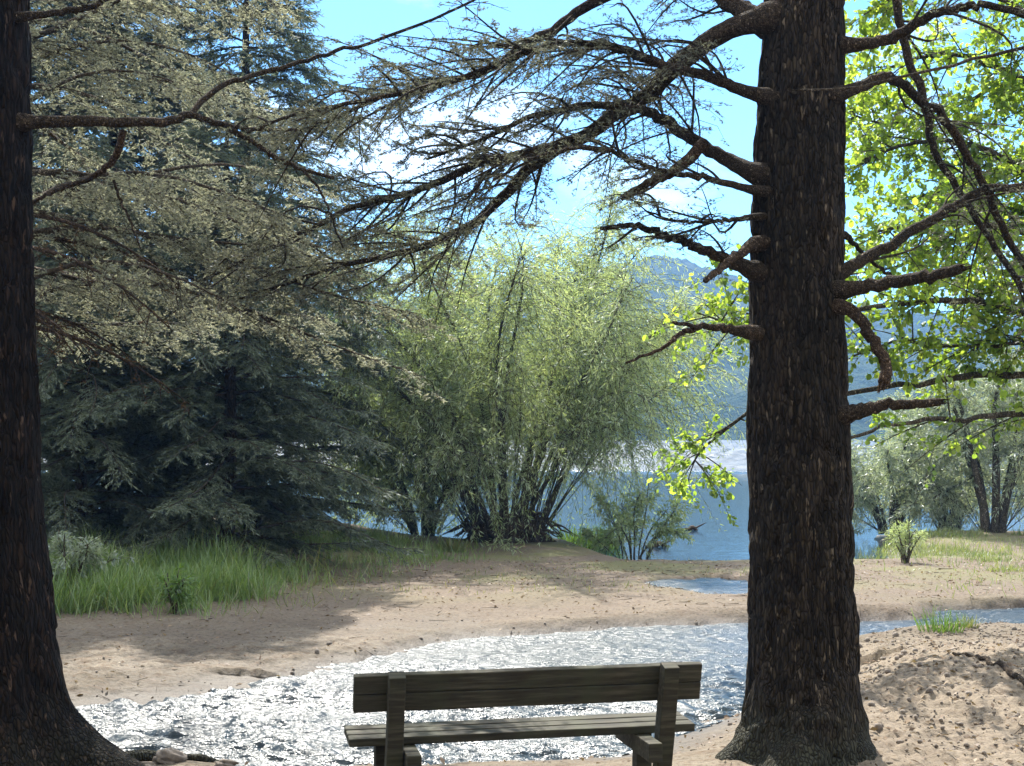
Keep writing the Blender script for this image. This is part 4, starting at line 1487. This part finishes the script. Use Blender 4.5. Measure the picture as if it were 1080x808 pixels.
br = MB()
p = np.array([gp(x_, y_, 0.25) for x_, y_ in [(1005, 692), (1030, 698), (1055, 708), (1085, 722), (1120, 730)]])
p = curve(p, 24, 0.01, 4)
p[:, 2] = ground_z(p[:, 0], p[:, 1]) + 0.015
br.tube(p, np.linspace(0.012, 0.03, 24), 7, wob=0.25, seed=19)  # thin dark tapering tube laid along the mound surface
tag(br.build("dark_mound_strip", M["limb"], None, True), "dark tapering strip half sunk in the gravel mound on the right", "branch")

for (px, py, l, az, sd, lab) in [(729, 559, 0.30, 0.15, 5, "dark driftwood lying in the lake beside the small willow bush, the farther piece"),
                                 (693, 577, 0.5, 0.35, 6, "dark driftwood stick in the shallows near the sand edge")]:
    c = gp(px, py, LZ)
    s4 = np.linspace(-0.5, 0.5, 12)
    b = MB()
    b.tube(np.stack([s4 * l * math.cos(az), s4 * l * math.sin(az), 0.05 - 0.10 * np.abs(s4) + 0.02 * np.sin(s4 * 9)], -1), 0.045 * (1 - 1.2 * np.abs(s4)) + 0.012, 7, wob=0.3, seed=sd)
    s5 = np.linspace(0, 1, 6)
    b.tube(np.stack([0.1 + s5 * 0.25, 0 * s5, 0.05 + s5 * 0.12], -1), 0.02 * (1 - s5) + 0.006, 5)
    o = b.build("driftwood", M["soil"], None, True)
    o.location = tuple(c)
    tag(o, lab, "driftwood", "driftwood in the lake")

# ================================================================== BENCH
BD, BA = 7.2, R(12)
bc = at(556, 700, BD)
BZ = gz(bc[0], BD + 0.1)
bench = empty("bench", (bc[0], BD, BZ), BA)
tag(bench, "weathered grey green wooden bench seen from behind, facing the stream", "bench")


def plank(name, size, loc, rot=(0, 0, 0), bev=0.006, seed=0):
    bm = bmesh.new()
    bmesh.ops.create_cube(bm, size=1)
    for v_ in bm.verts:
        v_.co = Vector((v_.co.x * size[0], v_.co.y * size[1], v_.co.z * size[2]))
    long = [e for e in bm.edges if e.calc_length() > max(size) * 0.9]
    bmesh.ops.subdivide_edges(bm, edges=long, cuts=10, use_grid_fill=True)
    g = np.random.default_rng(seed)
    ph = g.uniform(0, 9, 3)
    ax_ = int(np.argmax(size))
    for v_ in bm.verts:
        t = v_.co[ax_] * 4
        for k in range(3):
            if k != ax_:
                v_.co[k] *= 1 + 0.025 * math.sin(t * 2.3 + ph[k]) + 0.012 * math.sin(t * 7 + ph[k])
    sharp = [e for e in bm.edges if len(e.link_faces) == 2 and e.calc_face_angle(0) > 0.6]
    bmesh.ops.bevel(bm, geom=sharp, offset=bev, segments=2, affect="EDGES", profile=0.6)
    me = bpy.data.meshes.new(name)
    bm.to_mesh(me)
    bm.free()
    me.materials.append(M["wood"])
    o_ = bpy.data.objects.new(name, me)
    COL.objects.link(o_)
    o_.parent = bench
    o_.location = loc
    o_.rotation_euler = rot
    return o_


REC = R(14)          # recline of the back towards the camera (-Y)
Rm = Matrix.Rotation(REC, 3, "X")
piv = Vector((0, 0, 0.40))          # back posts pivot near the seat rear


def back(x_, y_, z_):
    return piv + Rm @ Vector((x_, y_, z_))


HB = 0.80
for k, zc in enumerate((0.338, 0.239)):
    plank("backrest_plank", (1.81, 0.042, 0.096), back(0.01, 0.02, zc), (REC, 0, 0), 0.007, 10 + k)
for k, xc in enumerate((-0.69, 0.72)):
    plank("post", (0.082, 0.085, 0.86), back(xc, -0.047, -0.02), (REC, 0, 0), 0.006, 20 + k)
    plank("front_leg", (0.085, 0.085, 0.52), (xc - 0.02, 0.28, 0.145), (0, 0, 0), 0.006, 24 + k)
    plank("cross_beam", (0.075, 0.62, 0.095), (xc + (0.085 if xc < 0 else -0.085), 0.14, 0.345), (0, 0, 0), 0.006, 28 + k)
for k, yc in enumerate((0.10, 0.20, 0.30)):
    plank("seat_plank", (1.83, 0.088, 0.042), (0.01, yc, 0.418 + 0.004 * k), (R(2), 0, 0), 0.007, 30 + k)
